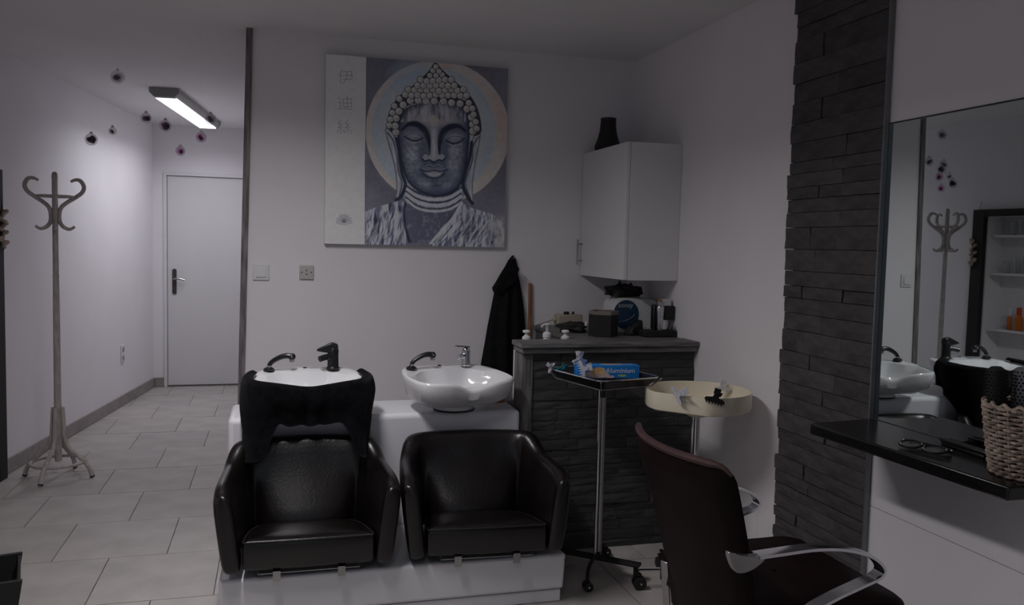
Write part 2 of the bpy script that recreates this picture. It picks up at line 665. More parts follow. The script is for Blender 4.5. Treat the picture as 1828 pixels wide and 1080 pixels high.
# stone clad column on the right wall
colm = setting('wall_column', (1.97, 2.385, 0))
MB().bx(0, 0.029, 0.004, 0.528, 0, CEIL - 0.002).build('backing', M_CORE, colm, smooth=0)
stone_panel(colm, 0.0, 0.53, 0.0, CEIL - 0.003, M_STONE, (0, 0, 0), (0, 1, 0), (-1, 0, 0), (0.040, 0.085), (0.13, 0.40), (0.026, 0.038), (0.004, 0.020), 5)

# vertical profile between column and mirror panelling
tag(MB().bx(1.928, XM - 0.0055, 2.3765, 2.3835, 0.0, CEIL - 0.002).build('trim_2', mat('aluminium_profile', (0.22, 0.23, 0.24), 0.35, metal=0.6, var=0.05), smooth=0), kind='structure')
# mirror panelling on the right wall
pan = setting('wall_panelling', (XM, 0, 0))
YP0, YP1 = -0.6, 2.384
MB().bx(0.004, 0.049, YP0, YP1, 0.0, CEIL - 0.001).build('backing', M_CORE, pan, smooth=0)
for z0, z1 in ((0.0, 0.604), (0.6065, 0.872), (1.888, CEIL - 0.002)):
    MB().bx(-0.001, 0.004, YP0, YP1, z0, z1).build('panel', M_WALL, pan, smooth=0)

mir = bpy.data.materials.new('mirror_silver')
mir.use_nodes = True
pp = mir.node_tree.nodes['Principled BSDF']
pp.inputs['Base Color'].default_value = (0.58, 0.63, 0.62, 1)
pp.inputs['Metallic'].default_value = 1
pp.inputs['Roughness'].default_value = 0.012
M_GEDGE = mat('glass_edge', (0.20, 0.27, 0.26), 0.2, var=0.1)
mo = thing('wall_mirror', 'large frameless mirror on the white wall beside the stone column', 'mirror', (XM, 1.75, 0.905))
MB().bx(-0.0045, -0.0005, -0.65, 0.632, 0.0, 0.981).build('glass_edge', M_GEDGE, mo, smooth=0)
MB().add([(-0.0047, -0.649, 0.001), (-0.0047, 0.631, 0.001), (-0.0047, 0.631, 0.979), (-0.0047, -0.649, 0.979)], [(0, 3, 2, 1)]).build('mirror_face', mir, mo, smooth=0)
MB().bx(-0.0055, 0.0, -0.65, 0.632, 0.9815, 0.9845).build('top_edge', M_BLACKM, mo, smooth=0)

# ------------------------------------------------------------------ ceiling lights
M_HOUSE = mat('lamp_housing', (0.30, 0.29, 0.29), 0.5, var=0.02)


def ceiling_light(label, loc, rz, length, watts, spread, colr, group):
    t = thing('ceiling_light', label, 'ceiling light', loc, rz, group)
    hw = 0.10
    poly = [(-hw, 0.0), (hw, 0.0), (hw, -0.03), (hw - 0.03, -0.062), (-hw + 0.03, -0.062), (-hw, -0.03)]
    tf = Matrix(((1, 0, 0), (0, 0, 1), (0, 1, 0)))
    MB().prism(poly, -length / 2, length / 2, tf).build('housing', M_HOUSE, t, smooth=0, bevel=0.004)
    for s in (-1, 1):
        pc = [(-hw - 0.004, 0.0), (hw + 0.004, 0.0), (hw + 0.004, -0.034), (hw - 0.03, -0.068), (-hw + 0.03, -0.068), (-hw - 0.004, -0.034)]
        y = s * (length / 2 - 0.012)
        MB().prism(pc, y - 0.03, y + 0.03, tf).build('end_cap', M_HOUSE, t, smooth=0, bevel=0.004)
    em = bpy.data.materials.new('lit_diffuser')
    em.use_nodes = True
    b = em.node_tree.nodes['Principled BSDF']
    b.inputs['Base Color'].default_value = (0.8, 0.8, 0.8, 1)
    b.inputs['Emission Color'].default_value = (0.93, 0.92, 1.0, 1)
    b.inputs['Emission Strength'].default_value = 2.0
    MB().bx(-0.072, 0.072, -length / 2 + 0.045, length / 2 - 0.045, -0.072, -0.06).build('diffuser', em, t, smooth=0, bevel=0.004)
    ld = bpy.data.lights.new('tube_light', 'AREA')
    ld.shape = 'RECTANGLE'
    ld.size = 0.13
    ld.size_y = length - 0.11
    ld.energy = watts
    ld.spread = math.radians(spread)
    ld.color = colr
    lo = bpy.data.objects.new('tube_light', ld)
    COL.objects.link(lo)
    lo.parent = t
    lo.location = (0, 0, -0.0745)
    return t


ceiling_light('grey fluorescent batten light glowing on the hall ceiling', (-0.685, 7.5, CEIL), -0.105, 1.72, HALL_W, 150, (0.94, 0.94, 1.0), 'fluorescent batten lights')
ceiling_light('fluorescent batten light over the wash chairs, outside the picture', (-0.18, 2.80, CEIL), -0.05, 1.2, LAMP_W, 154, (1.0, 0.965, 0.975), 'fluorescent batten lights')

ceiling_light('fluorescent batten light nearest the shop window, outside the picture', (-0.15, 0.35, CEIL), -0.05, 1.2, FRONT_W, 150, (1.0, 0.965, 0.985), 'fluorescent batten lights')

# ------------------------------------------------------------------ painting
# control points below are measured on the canvas and turned into canvas coordinates (s right, t down)
SRC = [(72, 40), (990, 118), (962, 1038), (33, 1012)]


def homography(src):
    A = []
    b = []
    for (x, y), (u, v) in zip(src, ((0, 0), (1, 0), (1, 1), (0, 1))):
        A.append([x, y, 1, 0, 0, 0, -u * x, -u * y])
        b.append(u)
        A.append([0, 0, 0, x, y, 1, -v * x, -v * y])
        b.append(v)
    h = np.linalg.solve(np.array(A, float), np.array(b, float))
    return np.append(h, 1).reshape(3, 3)


HM = homography(SRC)


def C_(p):
    q = HM @ np.array([p[0], p[1], 1.0])
    return (q[0] / q[2], q[1] / q[2])


def smooth_noise(n, cells, rng):
    cx, cy = (cells, cells) if isinstance(cells, int) else cells
    g = rng.random((cy + 2, cx + 2))
    y = np.linspace(0, cy, n, endpoint=False)
    x = np.linspace(0, cx, n, endpoint=False)
    yi = y.astype(int)
    xi = x.astype(int)
    fy = (y - yi)[:, None]
    fx = (x - xi)[None, :]
    fy = fy * fy * (3 - 2 * fy)
    fx = fx * fx * (3 - 2 * fx)
    a = g[yi][:, xi]
    b = g[yi][:, xi + 1]
    c = g[yi + 1][:, xi]
    d = g[yi + 1][:, xi + 1]
    return (a * (1 - fx) + b * fx) * (1 - fy) + (c * (1 - fx) + d * fx) * fy


def painting_pixels(n=430):
    rng = np.random.default_rng(11)
    t, s = np.mgrid[0:n, 0:n] / (n - 1.0)
    hm_i = np.linalg.inv(HM)
    den = hm_i[2, 0] * s + hm_i[2, 1] * t + hm_i[2, 2]
    X = (hm_i[0, 0] * s + hm_i[0, 1] * t + hm_i[0, 2]) / den    # drawing coordinates
    Y = (hm_i[1, 0] * s + hm_i[1, 1] * t + hm_i[1, 2]) / den
    img = np.zeros((n, n, 3))
    nz = sum(smooth_noise(n, c, rng) * a for c, a in ((8, .5), (20, .3), (60, .2)))
    nf = sum(smooth_noise(n, c, rng) * a for c, a in ((45, .5), (110, .5)))
    nv = smooth_noise(n, (90, 14), rng) * .6 + smooth_noise(n, (160, 30), rng) * .4   # vertical strokes
    px = 1.3

    def put(mask, col, a=1.0):
        m = np.clip(mask, 0, 1)[..., None] * (a if np.isscalar(a) else a[..., None])
        c = np.array(col) if not isinstance(col, np.ndarray) else col
        img[:] = img * (1 - m) + c * m

    def disc(cx, cy, rx, ry=None, soft=2.0):
        ry = ry or rx
        d = (np.hypot((X - cx) / rx, (Y - cy) / ry) - 1) * min(rx, ry)
        return np.clip(0.5 - d / soft, 0, 1)

    def poly(pts, soft=2.0, curve=True):
        if curve:
            pts = [(p.x, p.y) for p in catmull([(a, b, 0) for a, b in pts], 6, True)]
        inside = np.zeros((n, n), bool)
        dist = np.full((n, n), 1e9)
        m = len(pts)
        for i in range(m):
            (x0, y0), (x1, y1) = pts[i], pts[(i + 1) % m]
            if y0 != y1:
                c = ((y0 > Y) != (y1 > Y)) & (X < (x1 - x0) * (Y - y0) / (y1 - y0) + x0)
                inside ^= c
            dx, dy = x1 - x0, y1 - y0
            L = dx * dx + dy * dy + 1e-9
            k = np.clip(((X - x0) * dx + (Y - y0) * dy) / L, 0, 1)
            dist = np.minimum(dist, np.hypot(X - x0 - k * dx, Y - y0 - k * dy))
        sd = np.where(inside, -dist, dist)
        return np.clip(0.5 - sd / soft, 0, 1), sd

    def line(pts, wd, col, a=1.0, curve=True, soft=2.0, taper=False):
        if curve and len(pts) > 2:
            pts = [(p.x, p.y) for p in catmull([(q[0], q[1], 0) for q in pts], 6)]
        xs = [p[0] for p in pts]
        ys = [p[1] for p in pts]
        pad = wd + 6
        sel = (X > min(xs) - pad) & (X < max(xs) + pad) & (Y > min(ys) - pad) & (Y < max(ys) + pad)
        if not sel.any():
            return
        xx, yy = X[sel], Y[sel]
        best = np.zeros(xx.shape)
        m = len(pts) - 1
        for i in range(m):
            (x0, y0), (x1, y1) = pts[i], pts[i + 1]
            dx, dy = x1 - x0, y1 - y0
            L = dx * dx + dy * dy + 1e-9
            k = np.clip(((xx - x0) * dx + (yy - y0) * dy) / L, 0, 1)
            d = np.hypot(xx - x0 - k * dx, yy - y0 - k * dy)
            wi = wd / 2
            if taper:
                g = (i + 0.5) / m
                wi *= max(0.15, math.sin(PI * min(1, max(0, g * 0.9 + 0.05))))
            best = np.maximum(best, np.clip(0.5 - (d - wi) / soft, 0, 1))
        mk = np.zeros((n, n))
        mk[sel] = best
        put(mk, col, a)

    NAVY = (0.018, 0.024, 0.052)
    DEEP = (0.055, 0.070, 0.125)
    MID = (0.165, 0.19, 0.275)
    LIGHT = (0.44, 0.47, 0.54)
    PALE = (0.60, 0.61, 0.65)

    # ground, corners, halo
    img[:] = np.array((0.19, 0.19, 0.235)) * (0.72 + 0.55 * nz)[..., None]
    put(disc(627, 440, 366), (0.60, 0.56, 0.53), 0.95)
    put(disc(627, 440, 366) * (1 - disc(610, 440, 315)), (0.60, 0.43, 0.38), np.clip(nz * 2.2 - 1.05, 0, .6))
    put(disc(608, 440, 313, 330, 8), (0.42, 0.51, 0.58), 0.9)
    put(disc(608, 450, 280, 300, 60), (0.54, 0.57, 0.59), np.clip(nz * 1.3, 0, .9))
    put(disc(500, 160, 110, 90, 60), (0.36, 0.45, 0.56), 0.5)
    # robe
    for pts in ([(235, 850), (300, 825), (440, 785), (470, 830), (462, 920), (476, 1020), (235, 1020)],
                [(735, 800), (800, 830), (905, 865), (975, 930), (975, 1050), (575, 1040), (600, 985), (680, 900)]):
        m, sd = poly(pts, 3, False)
        put(m, MID)
        st = np.clip((nv - 0.42) * 5, 0, 1)
        put(m, (0.60, 0.61, 0.66), st * 0.85)
        put(m, NAVY, np.clip((0.36 - nv) * 6, 0, 1) * 0.9)
    r2 = random.Random(3)
    for k in range(60):
        x = r2.uniform(255, 450)
        y = r2.uniform(840, 990)
        line([(x, y), (x - 10, y + 30), (x - 24, y + r2.uniform(40, 80))], r2.uniform(3, 9), PALE if r2.random() < .55 else DEEP, .75, taper=True)
    for k in range(90):
        x = r2.uniform(640, 900)
        y = r2.uniform(835, 980)
        if (x - 640) * 0.55 + 810 > y + 60:
            continue
        line([(x, y), (x - 22, y + 30), (x - 60, y + r2.uniform(50, 95))], r2.uniform(3, 9), PALE if r2.random() < .5 else DEEP, .7, taper=True)
    line([(745, 805), (700, 880), (640, 950), (580, 1012)], 16, PALE, .9)
    line([(728, 815), (680, 880), (625, 945), (570, 1008)], 6, NAVY, .9)
    line([(455, 800), (445, 860), (452, 930), (470, 1005)], 9, NAVY, .9)
    fade = np.clip((X - 850) / 90, 0, 1) * np.clip((Y - 850) / 60, 0, 1)
    put(fade, (0.52, 0.51, 0.49), np.clip(nf * 1.6 - .2, 0, .75))
    # chest
    m, sd = poly([(458, 805), (520, 830), (600, 845), (690, 840), (715, 835), (660, 905), (575, 1012), (478, 1012), (455, 900)], 3, False)
    put(m, (0.115, 0.125, 0.185))
    put(m, (0.30, 0.31, 0.38), np.clip(nf * 2 - 1.1, 0, .5))
    line([(458, 810), (452, 880), (462, 950), (480, 1010)], 7, NAVY, .8)
    # neck
    m, sd = poly([(462, 690), (745, 700), (742, 800), (690, 835), (600, 842), (520, 830), (455, 790)], 3)
    put(m, MID)
    put(m, LIGHT, np.clip(nf * 2.4 - .9, 0, .8))
    for dy, c, wd in ((0, NAVY, 9), (22, PALE, 16), (40, NAVY, 8), (60, PALE, 18), (82, NAVY, 7), (98, PALE, 12)):
        line([(462, 712 + dy * .75), (520, 748 + dy * .85), (600, 768 + dy * .8), (680, 758 + dy * .8), (742, 722 + dy * .8)], wd, c, .85)
    # ears
    for pts in ([(360, 425), (385, 418), (410, 455), (430, 540), (440, 640), (456, 700), (440, 760), (408, 790), (412, 700), (400, 600), (378, 510)],
                [(846, 448), (822, 440), (795, 500), (785, 590), (762, 650), (752, 715), (775, 775), (804, 808), (803, 720), (815, 620), (836, 520)]):
        m, sd = poly(pts, 3)
        put(m, (0.40, 0.43, 0.49))
        put(m, PALE, np.clip(nv * 3 - 1.2, 0, .9))
        put(np.clip(1 - np.abs(sd + 3) / 4.5, 0, 1) * 1.0, NAVY, .9)
    line([(372, 440), (400, 480), (418, 560), (424, 640), (440, 700), (424, 770)], 9, DEEP, .8)
    line([(836, 462), (808, 510), (800, 590), (778, 650), (766, 710), (790, 780)], 9, DEEP, .8)
    line([(418, 470), (430, 540), (440, 640), (457, 705), (436, 765), (408, 786)], 17, NAVY, .95)
    line([(800, 490), (788, 570), (764, 650), (753, 712), (775, 770), (800, 806)], 17, NAVY, .95)
    # hair mass
    hair, sd = poly([(622, 84), (655, 120), (715, 175), (785, 240), (825, 300), (848, 380), (848, 440), (810, 455), (790, 380), (770, 330), (700, 290),
                     (620, 284), (540, 288), (470, 310), (440, 370), (425, 450), (385, 430), (370, 390), (392, 315), (440, 250), (520, 190), (585, 130)], 3)
    put(hair, (0.04, 0.045, 0.06))
    # face
    face, fsd = poly([(424, 440), (428, 520), (440, 600), (465, 680), (515, 735), (590, 766), (645, 766), (705, 745), (748, 695), (770, 620), (784, 520), (790, 440), (785, 350),
                      (740, 302), (620, 290), (520, 296), (460, 325), (432, 380)], 3)
    put(face, (0.125, 0.150, 0.225))
    sh = np.exp(-((X - 605) / 135) ** 4 - ((Y - 345) / 62) ** 4) + .8 * np.exp(-((X - 607) / 26) ** 2 - ((Y - 420) / 60) ** 2)
    put(face, (0.44, 0.44, 0.47), np.clip(sh * 1.1, 0, .9))
    for cx, cy, rx, ry, a in ((498, 540, 46, 66, .95), (712, 545, 42, 62, .85), (570, 700, 40, 24, .8), (655, 698, 36, 24, .7), (545, 690, 40, 30, .4), (705, 640, 34, 50, .5), (480, 630, 26, 60, .6), (530, 600, 24, 30, .5), (690, 600, 22, 30, .5)):
        put(face, LIGHT, a * np.exp(-((X - cx) / rx) ** 2 - ((Y - cy) / ry) ** 2) * np.clip(nf * 1.8 - .1, 0, 1.2))
    put(face, (0.030, 0.040, 0.085), np.clip(1 + fsd / 38, 0, 1) * 0.92)
    put(face, NAVY, np.clip(1 + fsd / 14, 0, 1) * 0.9 * (Y > 330))
    for cx, cy, rx, ry in ((545, 560, 20, 60), (668, 560, 18, 60), (604, 690, 90, 10), (604, 605, 60, 10)):
        put(face, (0.05, 0.065, 0.12), .6 * np.exp(-((X - cx) / rx) ** 2 - ((Y - cy) / ry) ** 2))
    put(face * (Y < 385), PALE, np.clip((nv - .5) * 3.5, 0, .55))
    put(face * (Y < 372), DEEP, np.clip((.40 - nv) * 4, 0, .6))
    put(face, (0.06, 0.08, 0.15), .75 * np.exp(-((X - 607) / 16) ** 2 - ((Y - 325) / 26) ** 2))
    put(face, DEEP, np.clip(nz * 2 - 1.25, 0, .45))
    # eye sockets and brows
    for pts in ([(447, 425), (480, 398), (525, 398), (562, 430), (584, 485), (590, 545)], [(768, 432), (735, 408), (690, 412), (655, 440), (638, 490), (632, 548)]):
        line(pts, 34, (0.030, 0.036, 0.066), .9, taper=True, soft=9)
        line(pts, 24, NAVY, .95, taper=True)
        line(pts, 13, NAVY, .9)
    for cx in (503, 715):
        put(face, (0.40, 0.41, 0.47), .95 * np.exp(-((X - cx) / 40) ** 2 - ((Y - (452 if cx < 600 else 462)) / 19) ** 2))
    line([(458, 458), (482, 474), (508, 482), (532, 478), (551, 466)], 7, NAVY, 1)
    line([(466, 456), (490, 446), (520, 446), (546, 460)], 3, DEEP, .9)
    line([(470, 480), (505, 492), (540, 484)], 5, PALE, .6)
    line([(668, 480), (690, 492), (714, 496), (742, 486), (764, 470)], 7, NAVY, 1)
    line([(674, 474), (700, 462), (730, 462), (756, 468)], 3, DEEP, .9)
    line([(680, 498), (715, 508), (748, 498)], 5, PALE, .6)
    # nose
    m, sd = poly([(596, 420), (622, 420), (626, 500), (634, 545), (640, 570), (606, 586), (572, 570), (584, 540), (592, 500)], 5)
    put(m, (0.42, 0.44, 0.50), .95)
    line([(607, 430), (607, 560)], 13, PALE, .8)
    line([(586, 500), (586, 545), (572, 560)], 8, NAVY, .8)
    line([(630, 500), (632, 545), (642, 558)], 8, NAVY, .8)
    put(disc(563, 566, 15, 17, 5), (0.40, 0.42, 0.49))
    put(disc(649, 566, 15, 17, 5), (0.40, 0.42, 0.49))
    line([(548, 575), (562, 586), (584, 580), (606, 592), (630, 580), (650, 584), (662, 572)], 8, NAVY, .95)
    line([(548, 560), (556, 548), (568, 548)], 5, DEEP, .8)
    line([(664, 562), (656, 548), (644, 548)], 5, DEEP, .8)
    # mouth
    put(face, (0.05, 0.06, 0.11), .7 * np.exp(-((X - 604) / 75) ** 2 - ((Y - 655) / 30) ** 2))
    m, sd = poly([(535, 628), (570, 616), (604, 622), (636, 616), (670, 630), (640, 640), (604, 636), (565, 640)], 3)
    put(m, (0.20, 0.22, 0.29))
    m, sd = poly([(556, 640), (580, 641), (604, 637), (630, 641), (652, 640), (634, 661), (605, 668), (576, 660)], 3)
    put(m, (0.36, 0.37, 0.42))
    line([(580, 652), (605, 658), (632, 652)], 6, PALE, .7)
    line([(533, 628), (568, 640), (604, 634), (640, 640), (672, 630)], 6, NAVY, 1)
    line([(545, 648), (570, 667), (606, 676), (640, 667), (662, 648)], 6, NAVY, .8)
    line([(560, 612), (585, 604), (604, 612), (625, 604), (650, 612)], 4, PALE, .5)
    put(face, (0.05, 0.06, 0.10), .8 * np.exp(-((X - 610) / 42) ** 2 - ((Y - 713) / 14) ** 2))
    put(np.clip(1 - np.abs(fsd + 2) / 5, 0, 1) * (Y > 300), NAVY, .95)
    put(disc(611, 380, 23, 28, 4), (0.52, 0.50, 0.47))
    # curls: rows that follow the hairline, then a packed dome
    curls = []
    edge = catmull([(415, 437, 0), (412, 405, 0), (418, 366, 0), (433, 330, 0), (455, 298, 0), (492, 277, 0), (531, 275, 0), (571, 279, 0), (613, 280, 0), (659, 281, 0), (701, 289, 0),
                    (743, 293, 0), (778, 320, 0), (800, 362, 0), (806, 400, 0), (806, 434, 0)], 1)
    for p in edge:
        curls.append((p.x, p.y, 17.5))
    for p in ((382, 402), (388, 372), (400, 338), (411, 304), (436, 268), (468, 248), (826, 420), (822, 386), (812, 348), (806, 318), (788, 290), (766, 262)):
        curls.append((p[0], p[1], 15))
    hx = 31
    row = 0
    y = 250
    while y > 95:
        half = np.interp(y, [85, 125, 175, 220, 260], [8, 36, 85, 140, 165])
        k = int(half // hx)
        off = 0 if row % 2 == 0 else hx / 2
        for i in range(-k - 1, k + 2):
            x = 622 + off + i * hx
            if abs(x - 622) <= half:
                curls.append((x + (y - 250) * -0.02, y + rng.uniform(-4, 4), 15.5 if y > 150 else 13))
        y -= 25 if y > 150 else 21
        row += 1
    for (x, y, r) in curls:
        put(disc(x, y, r + 3, soft=3), (0.02, 0.022, 0.032))
        put(disc(x, y, r, soft=2.5), (0.46, 0.45, 0.44))
        put(disc(x - 2, y - 3, r * .68, soft=5), (0.64, 0.625, 0.60))
        put(disc(x + 1, y + 1, r * .42, soft=2) * (1 - disc(x + 1, y + 1, r * .24, soft=2)), (0.12, 0.12, 0.14), .7)
    # grain
    img[:] = img * (0.90 + 0.2 * nf)[..., None]
    # white strip with characters and lotus
    xb = np.interp(Y, [40, 300, 600, 1010], [277, 268, 255, 244])
    strip = np.clip((xb - X) / 2 + .5, 0, 1)
    put(strip, (0.72, 0.715, 0.71))
    img[:] = img * (1 - strip * (0.10 * (1 - nf)))[..., None]
    put(np.clip(1 - np.abs(X - xb) / 3.2, 0, 1), (0.03, 0.03, 0.04), .9)
    INK = (0.27, 0.27, 0.31)

    def strokes(cx, cy, sc, segs):
        for sg in segs:
            line([(cx + sc * a, cy + sc * b) for a, b in sg], 3.6, INK, .85, curve=False, soft=2.2)

    strokes(170, 156, 36, [[(-.55, -1), (-.95, -.1)], [(-.75, -.45), (-.75, .95)], [(-.35, -.75), (.8, -.75), (.8, .35), (-.35, .35)], [(-.5, -.2), (1, -.2)],
                           [(.2, -.75), (.1, .1), (-.45, 1)]])
    strokes(163, 288, 34, [[(-.3, -.6), (.9, -.6), (.9, .55), (-.3, .55), (-.3, -.6)], [(.3, -1), (.3, .55)], [(-.3, 0), (.9, 0)], [(-.95, -.8), (-.7, -.5)],
                           [(-1, -.1), (-.65, -.1), (-.8, .7)], [(-1, .9), (-.5, .8), (1, .95)]])
    strokes(155, 410, 36, [[(-.5, -1), (-.9, -.5), (-.4, -.4), (-.9, .1)], [(-.9, .1), (-.2, 0)], [(-.55, .1), (-.55, .9)], [(-.9, .4), (-1, .8)], [(-.25, .35), (-.1, .7)],
                           [(.5, -1), (.1, -.5), (.6, -.4), (.1, .1)], [(.1, .1), (.8, 0)], [(.45, .1), (.45, .9)], [(.15, .4), (0, .85)], [(.75, .35), (1, .8)]])
    for a in (-80, -55, -30, -10, 10, 30, 55, 80):
        ra = math.radians(a)
        L = 46 - abs(a) * .12
        tip = (138 + L * math.sin(ra) * 1.1, 902 - L * math.cos(ra))
        for sgn in (-1, 1):
            mid = (138 + L * .5 * math.sin(ra) + sgn * 7 * math.cos(ra), 902 - L * .5 * math.cos(ra) + sgn * 7 * math.sin(ra))
            line([(138, 904), mid, tip], 3.2, (0.22, 0.22, 0.27), .85)
    line([(95, 905), (138, 914), (182, 905)], 3, INK, .8)
    put(disc(138, 892, 9, 7, 6), (0.12, 0.12, 0.16), .7)
    return np.clip(img * 1.22, 0, 0.86)


def build_painting():
    S = 0.985
    t = thing('buddha_painting', 'square canvas painting of a blue grey Buddha head on the white wall', 'painting', (0.742, YB, 1.445))
    MB().bx(-S / 2, S / 2, -0.034, -0.001, 0, S).build('canvas_edge', mat('canvas_edge', (0.42, 0.42, 0.43), 0.8, var=0.05), t, smooth=0)
    n = 430
    img = painting_pixels(n)
    xs = np.linspace(-S / 2, S / 2, n)
    zs = np.linspace(S, 0, n)
    co = np.zeros((n, n, 3), np.float32)
    co[..., 0] = xs[None, :]
    co[..., 1] = -0.0345
    co[..., 2] = zs[:, None]
    idx = np.arange(n * n).reshape(n, n)
    fc = np.stack([idx[:-1, :-1], idx[1:, :-1], idx[1:, 1:], idx[:-1, 1:]], -1).reshape(-1, 4)
    me = bpy.data.meshes.new('painted_canvas')
    me.vertices.add(n * n)
    me.vertices.foreach_set('co', co.ravel())
    me.loops.add(fc.size)
    me.loops.foreach_set('vertex_index', fc.ravel().astype(np.int32))
    me.polygons.add(len(fc))
    me.polygons.foreach_set('loop_start', np.arange(0, fc.size, 4, dtype=np.int32))
    me.update(calc_edges=True)
    at = me.color_attributes.new('paint', 'FLOAT_COLOR', 'POINT')
    rgba = np.ones((n * n, 4), np.float32)
    rgba[:, :3] = np.clip(img.reshape(-1, 3), 0, 1)
    at.data.foreach_set('color', rgba.ravel())
    m = bpy.data.materials.new('oil_paint')
    m.use_nodes = True
    p = m.node_tree.nodes['Principled BSDF']
    a = m.node_tree.nodes.new('ShaderNodeAttribute')
    a.attribute_name = 'paint'
    m.node_tree.links.new(a.outputs['Color'], p.inputs['Base Color'])
    p.inputs['Roughness'].default_value = 0.45
    no = m.node_tree.nodes.new('ShaderNodeTexNoise')
    no.inputs['Scale'].default_value = 90
    bp = m.node_tree.nodes.new('ShaderNodeBump')
    bp.inputs['Strength'].default_value = 0.25
    bp.inputs['Distance'].default_value = 0.004
    m.node_tree.links.new(no.outputs['Fac'], bp.inputs['Height'])
    m.node_tree.links.new(bp.outputs[0], p.inputs['Normal'])
    me.materials.append(m)
    o = bpy.data.objects.new('painted_canvas', me)
    COL.objects.link(o)
    o.parent = t


build_painting()

# ------------------------------------------------------------------ switch and sockets
t = thing('light_switch', 'white square rocker light switch on the wall beside the dark strip', 'switch', (-0.071, YB, 1.288))
MB().bx(-0.042, 0.042, -0.009, -0.0005, -0.042, 0.042).build('plate', M_WHITEPL, t, smooth=0, bevel=0.004)
MB().prism([(-0.009, -0.027), (-0.016, -0.024), (-0.012, 0.026), (-0.009, 0.027)], -0.025, 0.025, Matrix(((0, 0, 1), (1, 0, 0), (0, 1, 0)))).build('rocker', M_WHITEPL, t, smooth=0, bevel=0.001)
t = thing('wall_socket', 'small square wall socket between the light switch and the painting', 'socket', (0.16, YB, 1.291))
so = MB().bx(-0.037, 0.037, -0.012, -0.0005, -0.037, 0.037).build('plate', mat('ivory_plastic', (0.50, 0.49, 0.47), 0.4, var=0.02), t, smooth=0, bevel=0.003)
for (x, z) in ((-0.025, 0), (0.025, 0), (0, 0.01), (0, -0.01)):
    MB().lathe([(0.0035, 0), (0.0035, 0.002)], 8, (x, -0.0135, z), rotx(-PI / 2)).build('hole', M_BLACKM, so, smooth=0)
yh = 7.85
t = thing('wall_socket', 'white double wall socket low on the hall wall', 'socket', (wl(yh), yh, 0.45), math.atan(-0.14))
pb = MB().bx(0.0005, 0.010, -0.04, 0.04, -0.075, 0.075).build('plate', M_WHITEPL, t, smooth=0, bevel=0.003)
for z in (-0.036, 0.036):
    MB().lathe([(0.024, 0), (0.024, 0.002), (0.018, 0.003)], 16, (0.010, 0, z), roty(PI / 2)).build('outlet', mat('socket_grey', (0.3, 0.3, 0.3), 0.5, var=0.02), pb)  # outlets in plain grey on the white plate

# ------------------------------------------------------------------ corner wall cabinet with vase
t = thing('wall_cabinet', 'white wall cabinet hung high in the corner right of the painting', 'cabinet', (1.70, 3.96, 1.295))
MB().bx(0.018, 0.299, 0, 0.64, 0, 0.697).build('body', M_MELAMINE, t, smooth=0, bevel=0.001, bseg=1)
dr = MB().bx(-0.002, 0.0165, 0.001, 0.639, 0.001, 0.696).build('door', M_MELAMINE, t, smooth=0, bevel=0.0015, bseg=1)
hd = MB().tube([(-0.032, 0.605, 0.06), (-0.032, 0.605, 0.205)], 0.0055, 8)
hd.tube([(-0.032, 0.605, 0.085), (-0.002, 0.605, 0.085)], 0.004, 8).tube([(-0.032, 0.605, 0.18), (-0.002, 0.605, 0.18)], 0.004, 8)
hd.build('handle', M_STEEL, dr)
t = thing('vase', 'black flared ceramic vase standing on top of the wall cabinet', 'vase', (1.775, 4.42, 1.992))
MB().lathe([(0.06, 0), (0.074, 0.012), (0.072, 0.03), (0.058, 0.065), (0.047, 0.11), (0.043, 0.15), (0.042, 0.178), (0.037, 0.178), (0.037, 0.15), (0.03, 0.04), (0.001, 0.03)], 28).build('body', M_BLACKM, t)
MB().lathe([(0.0425, 0.170), (0.0445, 0.176), (0.0425, 0.181)], 28).build('rim', M_BLACK, t)

